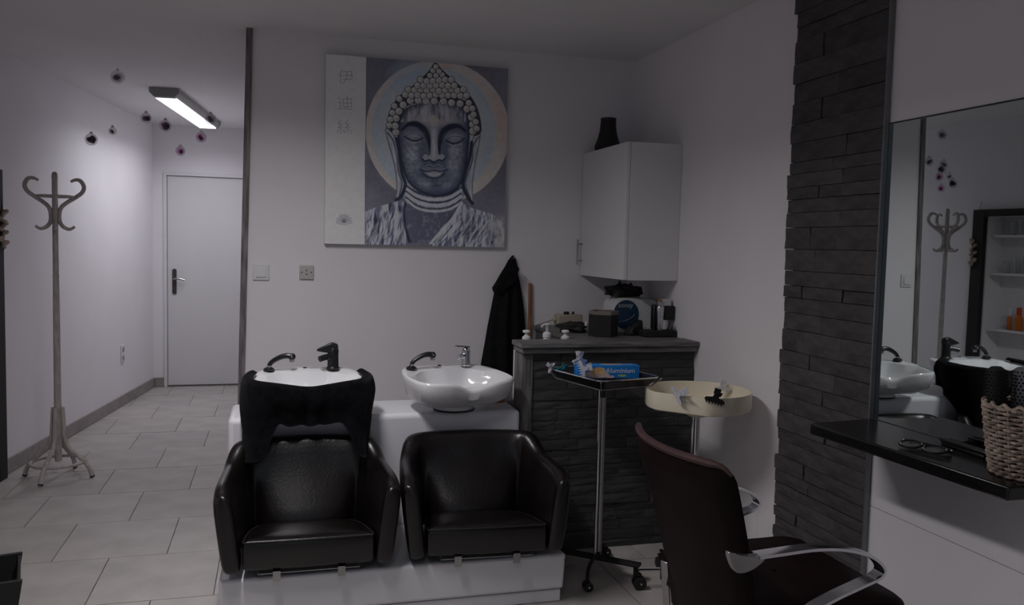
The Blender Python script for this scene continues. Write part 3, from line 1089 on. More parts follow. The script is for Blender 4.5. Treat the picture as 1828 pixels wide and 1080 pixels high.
# ------------------------------------------------------------------ coat stand
def coat_stand():
    t = thing('coat_stand', 'pale bentwood coat stand against the hall wall', 'coat stand', (-1.255, 5.563, 0))
    MB().lathe([(0.018, 0.095), (0.02, 0.10), (0.021, 0.3), (0.019, 1.0), (0.017, 1.2), (0.019, 1.21), (0.0165, 1.225), (0.016, 1.78), (0.0175, 1.80), (0.014, 1.823), (0.004, 1.83)], 14).build('pole', M_BARE, t)
    mpx = 0.00300 / 5.4
    S = [(350, 245), (310, 225), (265, 232), (236, 285), (252, 340), (310, 390), (380, 438), (435, 490), (462, 560), (447, 630), (410, 678), (360, 695), (318, 668)]
    base = math.radians(193)
    for k in range(4):
        a = base + k * PI / 2
        pts = []
        for (x, y) in S:
            r = max(0.021, (487 - x) * mpx * 1.10)
            z = 1.827 - (y - 160) / 5.4 * 0.00338
            pts.append((r * math.cos(a), r * math.sin(a), z))
        path = catmull(pts, 4)
        n = len(path)
        rad = [0.0125 * (0.6 + 0.4 * min(1, 6 * i / n, 6 * (n - 1 - i) / n)) for i in range(n)]
        h = MB().tube(path, rad, 7).build('hook', M_BARE, t)
    MB().tube([(0.098 * math.cos(2 * PI * i / 32), 0.098 * math.sin(2 * PI * i / 32), 1.685) for i in range(32)], 0.007, 6, True).build('hook_ring', M_BARE, t)
    L = [(0.026, 0.425), (0.030, 0.366), (0.034, 0.30), (0.040, 0.24), (0.064, 0.18), (0.12, 0.128), (0.165, 0.085), (0.190, 0.045), (0.203, 0.004)]
    for k in range(4):
        a = math.radians(-14.5) + k * PI / 2
        path = catmull([(r * math.cos(a), r * math.sin(a), z) for r, z in L], 4)
        lg = MB().tube(path, 0.0135, 8).build('leg', M_BARE, t)
        MB().tube([path[-2], path[-1]], 0.0145, 8).build('foot', M_BLACK, lg)
    MB().tube([(0.150 * math.cos(2 * PI * i / 36), 0.150 * math.sin(2 * PI * i / 36), 0.092) for i in range(36)], 0.0095, 7, True).build('base_ring', M_BARE, t)


coat_stand()

# ------------------------------------------------------------------ hanging baubles
def petal_mat(name, colr):
    if name in MATS:
        return MATS[name]
    m = mat(name, tuple(c ** 2 for c in colr), 0.6, var=0.15, scale=30)
    nt = m.node_tree
    p = nt.nodes['Principled BSDF']
    tr = nt.nodes.new('ShaderNodeBsdfTransparent')
    tr.inputs[0].default_value = (*colr, 1)
    mx = nt.nodes.new('ShaderNodeMixShader')
    mx.inputs[0].default_value = 0.955
    nt.links.new(p.outputs[0], mx.inputs[1])
    nt.links.new(tr.outputs[0], mx.inputs[2])
    nt.links.new(mx.outputs[0], nt.nodes['Material Output'].inputs[0])
    return m


def bauble(label, loc, r, colr, kind):
    t = thing('hanging_bauble', label, 'bauble', loc, 0, 'clear baubles hanging from the ceiling')
    MB().ball((0, 0, 0), r, 20).build('clear_shell', M_BUBBLE, t)
    MB().lathe([(0.008, r - 0.003), (0.008, r + 0.006), (0.004, r + 0.010)], 10).build('cap', M_WHITEPL, t)
    MB().tube([(0, 0, r + 0.006), (0, 0, CEIL - loc[2])], 0.0002, 4).build('thread', M_GLASS, t)
    m = petal_mat('petal_' + kind, colr)
    rr = random.Random(int(loc[0] * -1000))
    mb = MB()
    for k in range(9):
        d = Vector((rr.uniform(-1, 1), rr.uniform(-1, 1), rr.uniform(-1, .8))).normalized()
        c = d * r * 0.36
        mb.ball(c, r * 0.40, 8, (1, 1, 1))
    mb.build('flower', m, t)


BAUB = [(0.038, (0.88, 0.88, 0.87), 'grey', 'grey translucent bauble hanging highest, nearest the ceiling'),
        (0.029, (0.60, 0.38, 0.58), 'plum', 'small plum bauble hanging just left of the lit ceiling light'),
        (0.032, (0.60, 0.38, 0.58), 'plum', 'larger plum bauble hanging just under the lit ceiling light'),
        (0.029, (0.88, 0.88, 0.87), 'grey', 'grey bauble hanging in front of the far end of the ceiling light'),
        (0.027, (1.0, 0.66, 0.92), 'pink', 'pink bauble hanging below the far end of the ceiling light'),
        (0.025, (1.0, 0.70, 0.94), 'rose', 'lowest pink bauble, hanging in front of the wall above the door'),
        (0.034, (0.28, 0.20, 0.32), 'ink', 'black bauble hanging in front of the left hall wall'),
        (0.022, (0.97, 0.95, 0.90), 'cream', 'small cream bauble hanging beside the black bauble')]
BPOS = [(-0.854, 5.229, 2.347), (-0.676, 5.0, 2.101), (-0.568, 4.9, 2.052), (-0.329, 4.75, 2.082), (-0.372, 4.7, 1.980), (-0.483, 4.8, 1.913), (-0.996, 5.25, 1.996), (-0.869, 5.15, 2.038)]
for (r_, c_, k_, lab), loc in zip(BAUB, BPOS):
    bauble(lab, loc, r_, c_, k_)

# ------------------------------------------------------------------ double backwash unit
UX0, UX1 = -0.190, 1.095
t = thing('backwash_unit', 'tall white backwash cabinet behind the black chairs carrying both basins', 'basin unit', (0.45, 3.7, 0))
tpf = thing('chair_platform', 'low white platform on the floor carrying both black wash chairs', 'platform', (0.45, 3.7, 0))
ox, oy = 0.45, 3.7
MB().bx(UX0 - ox, UX1 - ox, 0.0, 0.35, 0.0, 0.70).build('basin_body', M_ACRYL, t, smooth=0, bevel=0.022, bseg=4)
MB().add([(-0.197 - ox, 3.195 - oy, 0.054), (1.148 - ox, 3.195 - oy, 0.054), (1.110 - ox, -0.002, 0.054), (-0.190 - ox, -0.002, 0.054),
          (-0.197 - ox, 3.200 - oy, 0.20), (1.158 - ox, 3.200 - oy, 0.20), (1.110 - ox, -0.002, 0.20), (-0.190 - ox, -0.002, 0.20)],
         [(0, 3, 2, 1), (4, 5, 6, 7), (0, 1, 5, 4), (1, 2, 6, 5), (2, 3, 7, 6), (3, 0, 4, 7)]).build('step', M_ACRYL, tpf, smooth=0, bevel=0.012, bseg=3)
MB().bx(-0.190 - ox, 1.138 - ox, 3.203 - oy, -0.002, 0.0, 0.050).build('plinth', M_ACRYL, tpf, smooth=0, bevel=0.004)

# ------------------------------------------------------------------ wash basins
RIM = [(0.155, 0.175), (0.205, 0.135), (0.235, 0.03), (0.243, -0.09), (0.215, -0.175), (0.12, -0.205), (0.0, -0.19)]
RIM = RIM + [(-x, y) for x, y in RIM[-2::-1]] + [(0.0, 0.18)]
RIMC = catmull([(x, y, 0) for x, y in RIM], 6, True)


def rim_polar(n):
    ang = np.array([math.atan2(p.y, p.x) for p in RIMC])
    rad = np.array([math.hypot(p.x, p.y) for p in RIMC])
    o = np.argsort(ang)
    ang, rad = ang[o], rad[o]
    ang = np.concatenate([ang - 2 * PI, ang, ang + 2 * PI])
    rad = np.concatenate([rad, rad, rad])
    th = np.linspace(0, 2 * PI, n, endpoint=False)
    return th, np.interp(np.where(th > PI, th - 2 * PI, th), ang, rad)


BN = 96
TH, RR = rim_polar(BN)


def rim_z(th):
    y = math.sin(th)
    fr = math.exp(-((th - 1.5 * PI) / (0.30 if th < 1.5 * PI else 0.44)) ** 2)
    return 0.168 + 0.016 * y - 0.036 * fr


def basin_mesh():
    mb = MB()
    rings = []

    def ring(fr, fz):
        return [(fr(i) * math.cos(TH[i]), fr(i) * math.sin(TH[i]), fz(i)) for i in range(BN)]

    def fin(i):                         # inner lip: wide deck at the back for the taps
        b = max(0, math.sin(TH[i]))
        return RR[i] * (0.90 - 0.40 * b ** 0.7)

    zr = [rim_z(a) for a in TH]
    rings.append(ring(lambda i: 0.092, lambda i: 0.0))
    rings.append(ring(lambda i: 0.092, lambda i: 0.022))
    rings.append(ring(lambda i: 0.100, lambda i: 0.028))
    rings.append(ring(lambda i: 0.70 * RR[i], lambda i: 0.038))
    rings.append(ring(lambda i: 0.915 * RR[i], lambda i: 0.070))
    rings.append(ring(lambda i: 0.97 * RR[i], lambda i: zr[i] - 0.045))
    rings.append(ring(lambda i: 1.0 * RR[i], lambda i: zr[i] - 0.014))
    rings.append(ring(lambda i: 0.988 * RR[i], lambda i: zr[i] - 0.003))
    rings.append(ring(lambda i: 0.965 * RR[i], lambda i: zr[i]))
    rings.append(ring(lambda i: (fin(i) + 0.965 * RR[i]) / 2 + 0.01, lambda i: zr[i] - 0.002))
    rings.append(ring(lambda i: fin(i), lambda i: zr[i] - 0.010))
    rings.append(ring(lambda i: fin(i) * 0.90, lambda i: 0.125))
    rings.append(ring(lambda i: fin(i) * 0.72, lambda i: 0.075))
    rings.append(ring(lambda i: fin(i) * 0.42, lambda i: 0.056))
    rings.append(ring(lambda i: 0.018, lambda i: 0.052))
    vs = [p for r in rings for p in r]
    fs = []
    for j in range(len(rings) - 1):
        for i in range(BN):
            k = (i + 1) % BN
            fs.append((j * BN + i, j * BN + k, (j + 1) * BN + k, (j + 1) * BN + i))
    fs.append(tuple(range(BN - 1, -1, -1)))
    fs.append(tuple((len(rings) - 1) * BN + i for i in range(BN)))
    return mb.add(vs, fs)


def hand_shower(parent):
    h = MB().lathe([(0.024, 0.178), (0.025, 0.184), (0.018, 0.190), (0.010, 0.194)], 16, (-0.165, 0.115, 0)).build('shower_holder', M_BLACK, parent)
    MB().lathe([(0.009, 0.190), (0.0095, 0.202)], 12, (-0.165, 0.115, 0)).build('collar', M_CHROME, h)
    path = catmull([(-0.165, 0.115, 0.200), (-0.150, 0.113, 0.218), (-0.120, 0.108, 0.236), (-0.092, 0.103, 0.244), (-0.072, 0.100, 0.243)], 5)
    n = len(path)
    s = MB().tube(path, [0.0095 + 0.004 * i / n for i in range(n)], 10)
    s.ball((-0.066, 0.100, 0.240), 0.0165, 12)
    sh = s.build('hand_shower', M_BLACK, parent)
    MB().lathe([(0.011, 0), (0.010, -0.012)], 12, (-0.066, 0.098, 0.229)).build('spray_face', M_STEEL, sh)
    MB().ball((-0.068, 0.0845, 0.243), 0.004, 8).build('button', M_CHROME, sh)


def mixer(parent, m, chrome):
    x, y = 0.0, 0.0
    b = MB().lathe([(0.020, 0.180), (0.021, 0.184), (0.0175, 0.188), (0.0165, 0.225), (0.0175, 0.236), (0.013, 0.246), (0.003, 0.250)], 18, (x, y, 0))
    mx = b.build('mixer_tap', m, parent)
    k = 1.25 if chrome else 1.45
    mx.scale = (k, k, k)
    mx.location = (0.115, 0.118, 0.180 * (1 - k))
    MB().tube(catmull([(x, y, 0.216), (x - 0.02, y - 0.01, 0.219), (x - 0.042, y - 0.022, 0.214)], 4), [0.012] * 4 + [0.0095] * 5, 10).build('spout', m, mx)
    if chrome:
        MB().prism([(0.012, -0.010), (0.012, 0.010), (-0.05, 0.006), (-0.05, -0.006)], 0, 0.006,
                   rotz(0.25) @ roty(0.12)).build('lever', m, mx).location = (x, y, 0.250)
    else:
        lv_ = MB().add([(x + 0.016, y - 0.013, 0.236), (x + 0.016, y + 0.013, 0.236), (x - 0.018, y + 0.013, 0.232), (x - 0.018, y - 0.013, 0.232),
                        (x + 0.014, y - 0.011, 0.258), (x + 0.014, y + 0.011, 0.258), (x - 0.004, y + 0.010, 0.264), (x - 0.004, y - 0.010, 0.264),
                        (x - 0.050, y + 0.004, 0.243), (x - 0.050, y - 0.012, 0.243), (x - 0.050, y + 0.004, 0.237), (x - 0.050, y - 0.012, 0.237)],
                       [(0, 1, 2, 3), (4, 5, 6, 7), (0, 1, 5, 4), (1, 2, 6, 5), (3, 0, 4, 7), (7, 6, 8, 9), (2, 3, 11, 10), (9, 8, 10, 11), (6, 2, 10, 8), (3, 7, 9, 11)])
        lv_.build('lever', m, mx, smooth=0, bevel=0.004)


def basin(label, loc, rz, chrome):
    t = thing('wash_basin', label, 'basin', loc, rz, 'backwash basins')
    basin_mesh().build('bowl', M_CERAMIC, t, smooth=50)
    MB().lathe([(0.093, 0.0), (0.0965, 0.004), (0.093, 0.007)], 40).build('base_gasket', M_BLACK, t)
    MB().lathe([(0.022, 0.0525), (0.022, 0.0555), (0.017, 0.0555)], 16).build('drain', M_STEEL, t)
    hand_shower(t)
    mixer(t, M_CHROME if chrome else M_BLACK, chrome)
    MB().tube(catmull([(-0.005, 0.148, 0.181), (0.02, 0.138, 0.183), (0.06, 0.128, 0.184), (0.10, 0.122, 0.183)], 4), 0.0014, 5).build('plug_chain', M_STEEL, t)
    MB().lathe([(0.010, 0.179), (0.010, 0.184), (0.004, 0.186)], 12, (-0.008, 0.148, 0)).build('plug', M_BLACK, t)
    return t


basin('white ceramic wash basin with a black mixer tap, draped with a black towel', (0.140, 3.765, 0.70), 0.0, False)
basin('white ceramic wash basin with a chrome mixer tap, uncovered and turned to the right', (0.795, 3.775, 0.70), 0.24, True)


# ------------------------------------------------------------------ towel over the left basin
def towel():
    n, m_ = 88, 40

    def fn(u, v):
        th = math.radians(172 + (368 - 172) * u)
        th2 = th % (2 * PI)
        i = th2 / (2 * PI) * BN
        i0 = int(i) % BN
        R = RR[i0] + (RR[(i0 + 1) % BN] - RR[i0]) * (i - int(i))
        z0 = 0.70 + 0.168 + 0.016 * math.sin(th2) - 0.022 * math.exp(-((th2 - 1.5 * PI) / 0.5) ** 2)
        s = u * 2 - 1
        a = abs(s)
        tail = math.exp(-((a - 0.56) / 0.17) ** 4)
        drop = 0.150 + 0.155 * tail - 0.04 * max(0, a - 0.8) / 0.2 + 0.02 * a
        k = 0.12
        if v < k:
            q = v / k
            r = R * (0.90 + 0.14 * q)
            z = z0 + 0.010 + 0.010 * math.sin(q * PI * .9)
        else:
            q = (v - k) / (1 - k)
            fold = 0.010 * math.sin(s * 19 + 1.3 * math.sin(s * 7)) * (0.25 + q)
            r = R * 1.045 + 0.004 + fold - 0.014 * q * (1 - tail) + 0.012 * math.sin(PI * min(1, q * 1.5))
            z = z0 + 0.010 - drop * q + 0.004 * math.sin(s * 30 + q * 5)
        x, y = r * math.cos(th), r * math.sin(th)
        if v >= k:
            y -= 0.075 * tail * q * q
            x *= 1.0 - 0.03 * q * tail
        # shoulders of the towel bulge outwards at the basin's front corners
        return (x * (1.0 + 0.045 * math.exp(-((a - .78) / .2) ** 2)), y, z - 0.70)

    t = thing('black_towel', 'black towel draped over the front of the wash basin behind a chair', 'towel', (0.140, 3.765, 0.70))
    MB().grid(fn, n, m_).build('cloth', M_TOWEL, t, smooth=80, solid=0.006)

    def hem(u, v):
        p = fn(u, 0.965)
        q = fn(u, 1.0)
        return tuple(Vector(p).lerp(Vector(q), v) + Vector((0, -0.004, 0)))
    MB().grid(hem, n, 3).build('hem', M_TOWEL, t, smooth=80, solid=0.004)


towel()


# ------------------------------------------------------------------ leather wash chairs
def u_path(n):
    """plan of the tub: left arm front -> back -> right arm front; returns (point, outward normal, s)"""
    pts = [(-0.275, 0.0), (-0.268, 0.12), (-0.258, 0.25), (-0.246, 0.350), (-0.215, 0.412), (-0.12, 0.430), (0.0, 0.431)]
    pts = pts + [(-x, y) for x, y in pts[-2::-1]]
    c = catmull([(x, y, 0) for x, y in pts], 5)
    out = []
    for i, p in enumerate(c):
        d = (c[min(i + 1, len(c) - 1)] - c[max(i - 1, 0)]).normalized()
        nrm = Vector((-d.y, d.x, 0))
        out.append((p, nrm, i / (len(c) - 1)))
    return out


def wash_chair(label, loc, rz):
    t = thing('wash_chair', label, 'chair', loc, rz, 'black leather wash chairs')
    path = u_path(0)
    mb = MB()
    N = len(path)
    rows = []
    for (p, nrm, s) in path:
        a = abs(s * 2 - 1)                       # 1 at arm fronts, 0 at middle of the back
        back = 1 - min(1, max(0, (a - 0.37) / 0.26))
        back = back * back * (3 - 2 * back)
        top = 0.335 + 0.012 * (1 - a) + 0.068 * back
        front = max(0, (a - 0.86) / 0.14)
        top -= 0.022 * front ** 2
        th = 0.036 + 0.004 * back                # half thickness
        ln = 0.125 - 0.04 * back
        sec = []
        H = top
        bl = max(0.0, 1 - (a / 0.36) ** 3)
        prof = [(-1.0 - 2.3 * bl, 0.03), (-1.02 - 2.4 * bl, 0.10), (-1.03 - 1.15 * bl, 0.19), (-1.03 - 0.2 * bl, H - 0.10), (-1.0, H - 0.035), (-0.62, H - 0.006), (0.0, H), (0.62, H - 0.006), (1.0, H - 0.035),
                (1.02, H - 0.11), (1.0, 0.13), (0.97, 0.03), (0.7, 0.008), (-0.7, 0.008)]
        for (k, z) in prof:
            off = k * th + z * ln
            q = p + nrm * off
            sec.append((q.x, q.y, z))
        rows.append(sec)
    # rounded arm fronts
    def cap(sec, pn, sgn):
        c = Vector((0, 0, 0))
        for q in sec:
            c += Vector(q)
        c /= len(sec)
        outs = []
        for sc_, adv in ((0.93, 0.014), (0.74, 0.024), (0.40, 0.029)):
            outs.append([tuple(Vector((c.x + (q[0] - c.x) * sc_, c.y + (q[1] - c.y) * sc_ - adv, c.z + (q[2] - c.z) * (sc_ * .25 + .75)))) for q in sec])
        return outs
    first = cap(rows[0], None, -1)[::-1]
    last = cap(rows[-1], None, 1)
    rows = first + rows + last
    K = len(rows[0])
    vs = [q for r in rows for q in r]
    fs = []
    for j in range(len(rows) - 1):
        for i in range(K):
            k = (i + 1) % K
            fs.append((j * K + i, j * K + k, (j + 1) * K + k, (j + 1) * K + i))
    fs.append(tuple(range(K)))
    fs.append(tuple((len(rows) - 1) * K + i for i in range(K))[::-1])
    sh = mb.add(vs, fs).build('shell', M_LEATHER, t, sub=1)
    # stitched seams where the back panel meets the wings, and piping round the arm fronts
    def on_inner(s, z):
        i = s * (N - 1)
        i0 = min(N - 2, int(i))
        f = i - i0
        p = path[i0][0].lerp(path[i0 + 1][0], f)
        nn = path[i0][1].lerp(path[i0 + 1][1], f)
        a = abs(s * 2 - 1)
        back = 1 - min(1, max(0, (a - 0.37) / 0.26))
        back = back * back * (3 - 2 * back)
        th = 0.036 + 0.004 * back
        return p + nn * (-1.05 * th + z * (0.125 - 0.04 * back)) + Vector((0, 0, z))
    for s in (0.30, 0.70):
        MB().tube([on_inner(s + (0.03 if s < .5 else -.03) * (1 - z / .35), z) for z in [0.10 + 0.025 * i for i in range(11)]], 0.0022, 5).build('seam', M_PIPING, sh)
    # seat cushion
    def seat(u, v):
        return None
    mb = MB()
    prof_w = [(-0.018, 0.228), (0.0, 0.240), (0.15, 0.232), (0.28, 0.214), (0.37, 0.180)]
    outl = []
    for y, hw in prof_w:
        outl.append((hw, y))
    outl = catmull([(x, y, 0) for x, y in outl], 4)
    right = [(p.x, p.y) for p in outl]
    loop = right + [(-x, y) for x, y in right[::-1]]
    # densify front edge
    front = [(-0.228 + 0.456 * i / 10, -0.018 - 0.010 * math.sin(PI * i / 10)) for i in range(1, 10)]
    loop = loop + front
    c = (0, 0.18)

    def ring(f, z, dome=0.0):
        return [(x, y, z - 0.065 * (y + 0.02) / 0.4 * (1 if z > 0.06 else 0)) for x, y in [(c[0] + (q[0] - c[0]) * f, c[1] + (q[1] - c[1]) * f) for q in loop]]
    rings = [ring(0.96, 0.020), ring(1.0, 0.032), ring(1.0, 0.112), ring(0.985, 0.126), ring(0.95, 0.133), ring(0.7, 0.143), ring(0.35, 0.147), ring(0.02, 0.148)]
    K = len(loop)
    vs = [q for r in rings for q in r]
    fs = [(j * K + i, j * K + (i + 1) % K, (j + 1) * K + (i + 1) % K, (j + 1) * K + i) for j in range(len(rings) - 1) for i in range(K)]
    fs.append(tuple(range(K))[::-1])
    fs.append(tuple((len(rings) - 1) * K + i for i in range(K)))
    se = mb.add(vs, fs).build('seat', M_LEATHER, t, smooth=60)
    MB().tube([(x * 0.992, c[1] + (y - c[1]) * 1.0 - 0.001, 0.128 - 0.065 * (y + 0.02) / 0.4) for x, y in loop], 0.0035, 6, True).build('piping', M_PIPING, se)
    # under frame, rod and the two steel brackets at the front
    MB().bx(-0.20, 0.20, 0.0, 0.40, 0.006, 0.022).build('under_frame', M_BLACKM, t, smooth=0)
    MB().tube([(-0.185, 0.0, 0.02), (-0.185, -0.012, 0.006), (0.185, -0.012, 0.006), (0.185, 0.0, 0.02)], 0.003, 6).build('rod', M_STEEL, t)
    for x in (-0.118, 0.118):
        br = MB().bx(x - 0.014, x + 0.014, -0.024, -0.020, -0.022, 0.020).bx(x - 0.014, x + 0.014, -0.024, 0.06, 0.016, 0.020).build('bracket', M_STEEL, t, smooth=0)
        MB().ball((x, -0.025, 0.006), 0.003, 8).build('screw', M_CHROME, br)
    return t


wash_chair('black leather tub wash chair in front of the towel-draped basin', (0.128, 3.180, 0.222), 0.0)
wash_chair('black leather tub wash chair in front of the uncovered basin, beside the stone counter', (0.815, 3.180, 0.218), -0.06)

# ------------------------------------------------------------------ stone clad counter
t = thing('reception_counter', 'dark stone clad counter with a grey wood top between wash basins and corner', 'counter', (1.55, 3.74, 0))
px0, px1 = 1.105 - 1.55, 1.992 - 1.55
MB().bx(px0 + 0.05, px1, 0.02, 0.12, 0, 0.955).build('backing', M_CORE, t, smooth=0)
MB().bx(px0, px0 + 0.056, -0.004, 0.12, 0, 0.955).build('corner_post', M_GREYPOST, t, smooth=0, bevel=0.003)
stone_panel(t, px0 + 0.057, px1, 0.0, 0.955, M_STONE2, (0, 0.02, 0), (1, 0, 0), (0, -1, 0), (0.030, 0.055), (0.10, 0.34), (0.014, 0.024), (0, 0), 9)
tp = MB().bx(px0 - 0.014, px1 + 0.005, -0.045, 0.125, 0.987, 1.010).build('top_rail', M_GREYWOOD, t, smooth=0, bevel=0.004)
MB().bx(px0 - 0.006, px1 + 0.004, -0.030, 0.122, 0.958, 0.986).build('moulding', M_GREYWOOD, t, smooth=0, bevel=0.008, bseg=3)
wx = 1.425 - 1.55
MB().bx(wx, px1 + 0.005, 0.1255, 0.86, 0.982, 1.006).build('worktop', M_GREYWOOD, t, smooth=0, bevel=0.003)
MB().bx(wx + 0.012, wx + 0.03, 0.13, 0.86, 0.0, 0.981).build('side_panel', M_GREYPOST, t, smooth=0, bevel=0.002)
MB().bx(1.112 - 1.55, wx + 0.010, 0.1255, 0.60, 0.680, 0.698).build('bottle_shelf', M_GREYWOOD, t, smooth=0, bevel=0.002)
MB().bx(1.112 - 1.55, 1.13 - 1.55, 0.1255, 0.60, 0.0, 0.679).build('shelf_side', M_GREYPOST, t, smooth=0, bevel=0.002)


# pump bottles behind the counter rail
def pump_bottle(label, loc, r, h, kind, colr):
    t = thing('pump_bottle', label, 'bottle', loc, 0.4, 'pump bottles behind the counter rail')
    MB().lathe([(r * 0.9, 0), (r, 0.006), (r, h * 0.86), (r * 0.93, h * 0.93), (r * 0.6, h * 0.985), (0.017, h), (0.017, h + 0.014), (0.001, h + 0.014)], 24).build('body', colr, t)
    p = MB().lathe([(0.021, h + 0.008), (0.021, h + 0.026), (0.016, h + 0.030), (0.008, h + 0.036), (0.0065, h + (0.062 if kind else 0.044))], 16).build('collar', M_WHITEPL, t)
    z = h + (0.062 if kind else 0.044)
    hd_ = MB()
    if kind:
        hd_.lathe([(0.010, z), (0.017, z + 0.008), (0.017, z + 0.013), (0.001, z + 0.015)], 16)
        hd_.tube([(0, 0, z + 0.007), (-0.03, -0.006, z + 0.007), (-0.042, -0.008, z + 0.0)], 0.0055, 8)
    else:
        hd_.lathe([(0.008, z), (0.018, z + 0.004), (0.020, z + 0.010), (0.016, z + 0.016), (0.001, z + 0.018)], 16)
    hd_.build('pump_head', M_WHITEPL, t)


pump_bottle('big white pump bottle peeking out beside the counter corner post', (1.188, 3.945, 0.698), 0.062, 0.288, False, M_WHITEPL)
pump_bottle('pump bottle with the tallest dispenser head behind the counter rail', (1.290, 3.935, 0.698), 0.036, 0.306, True, M_WHITEPL)
pump_bottle('pump bottle with the rounded head nearest the worktop edge', (1.379, 3.915, 0.698), 0.034, 0.290, False, mat('frosted_plastic', (0.5, 0.5, 0.52), 0.3, var=0.02))

# small amber and red bottles behind the right basin
M_AMBER = mat('amber_plastic', (0.62, 0.26, 0.12), 0.25, var=0.08)
M_REDPL = mat('red_plastic', (0.25, 0.015, 0.012), 0.35, var=0.08)
t = thing('amber_bottle', 'squat amber bottle half hidden behind the uncovered basin', 'bottle', (1.045, 3.915, 0.70))
MB().lathe([(0.030, 0), (0.033, 0.006), (0.033, 0.055), (0.025, 0.075), (0.011, 0.085)], 20).build('body', M_AMBER, t)
MB().lathe([(0.012, 0.083), (0.012, 0.102), (0.001, 0.103)], 14).build('cap', M_WHITEPL, t)
t = thing('red_bottle', 'slim dark red bottle behind the uncovered basin beside the big white pump bottle', 'bottle', (1.065, 4.0, 0.70))
MB().lathe([(0.016, 0), (0.018, 0.004), (0.018, 0.075), (0.012, 0.09)], 16).build('body', M_REDPL, t)
MB().lathe([(0.012, 0.089), (0.012, 0.105), (0.001, 0.106)], 14).build('cap', M_REDPL, t)


# ------------------------------------------------------------------ hanging cape and broom
def cape():
    t = thing('hanging_cape', 'long black hairdressing cape hanging from a hook on the wall', 'cape', (1.29, YB, 0))
    zs = [1.402, 1.395, 1.37, 1.34, 1.30, 1.25, 1.215, 1.19, 1.10, 1.0, 0.9, 0.8, 0.7, 0.6, 0.5]
    lf = [-0.004, -0.012, -0.03, -0.045, -0.070, -0.098, -0.120, -0.106, -0.122, -0.140, -0.155, -0.172, -0.185, -0.190, -0.195]
    rt = [0.006, 0.012, 0.020, 0.030, 0.032, 0.045, 0.052, 0.058, 0.072, 0.082, 0.090, 0.092, 0.09, 0.09, 0.09]
    nz = 60
    nu = 36

    def fn(front):
        def g(u, v):
            z = 1.402 - v * 0.9
            l = np.interp(-z, [-a for a in zs], lf)
            r = np.interp(-z, [-a for a in zs], rt)
            d = min(1, v * 3 + 0.12)
            s = math.sin(u * PI)
            fold = 0.012 * math.sin(u * 17 + 1.2 * math.sin(v * 5)) * d * s
            y = -0.020 - (0.052 * d * s ** 0.6 + fold if front else 0.004 * s)
            return (l + (r - l) * u, y, z)
        return g
    MB().grid(fn(True), nu, nz).grid(fn(False), nu, nz).build('cloth', M_CAPE, t, smooth=70)
    MB().prism([(-0.006, 1.352), (-0.120, 1.208), (-0.092, 1.192), (0.0, 1.26), (0.02, 1.33)], 0.080, 0.088, Matrix(((1, 0, 0), (0, 0, -1), (0, 1, 0)))).build('hood_flap', M_CAPE, t, smooth=0)
    MB().tube(catmull([(0.0, -0.001, 1.385), (0.0, -0.03, 1.385), (0.0, -0.045, 1.40)], 4), 0.004, 6).build('hook', M_STEEL, t)


cape()
t = thing('broom', 'orange wooden broom handle leaning on the wall right of the black cape', 'broom', (1.41, YB, 0))
MB().tube([(-0.015, -0.155, 0.10), (-0.0145, -0.030, 0.9), (-0.012, -0.014, 1.245)], 0.0105, 10).build('handle', M_WOOD, t)
MB().bx(-0.20, 0.010, -0.19, -0.13, 0.07, 0.115).build('brush_head', M_WOOD, t, smooth=0, bevel=0.008)
MB().bx(-0.195, 0.005, -0.187, -0.133, 0.0, 0.07).build('bristles', M_BLACKM, t, smooth=0, bevel=0.006)

# ------------------------------------------------------------------ things on the counter
WT = 1.006
M_TAUPE = mat('taupe_rim', (0.20, 0.165, 0.15), 0.6, var=0.05)
t = thing('hexagonal_box', 'black six-sided holder with a taupe rim standing on the counter', 'holder', (1.620, 4.02, WT), 0.15)
hexp = [(0.075 * math.cos(PI / 6 + k * PI / 3), 0.075 * math.sin(PI / 6 + k * PI / 3)) for k in range(6)]
hexi = [(x * 0.86, y * 0.86) for x, y in hexp]
mb = MB()
for a, b_, z0, z1 in ((hexp, hexi, 0.0, 0.112),):
    vs = [(x, y, z0) for x, y in a] + [(x, y, z1) for x, y in a] + [(x, y, z1) for x, y in b_] + [(x, y, z0 + 0.01) for x, y in b_]
    fs = [tuple(range(5, -1, -1)), tuple(range(18, 24))]
    for r in range(3):
        fs += [(r * 6 + i, r * 6 + (i + 1) % 6, (r + 1) * 6 + (i + 1) % 6, (r + 1) * 6 + i) for i in range(6)]
    mb.add(vs, fs)
mb.build('body', M_BLACKM, t, smooth=0)
mb = MB()
a = [(x * 1.01, y * 1.01) for x, y in hexp]
vs = [(x, y, 0.112) for x, y in a] + [(x, y, 0.130) for x, y in a] + [(x, y, 0.130) for x, y in hexi] + [(x, y, 0.112) for x, y in hexi]
fs = []
for r in range(4):
    q = (r + 1) % 4
    fs += [(r * 6 + i, r * 6 + (i + 1) % 6, q * 6 + (i + 1) % 6, q * 6 + i) for i in range(6)]
mb.add(vs, fs).build('rim', M_TAUPE, t, smooth=0)

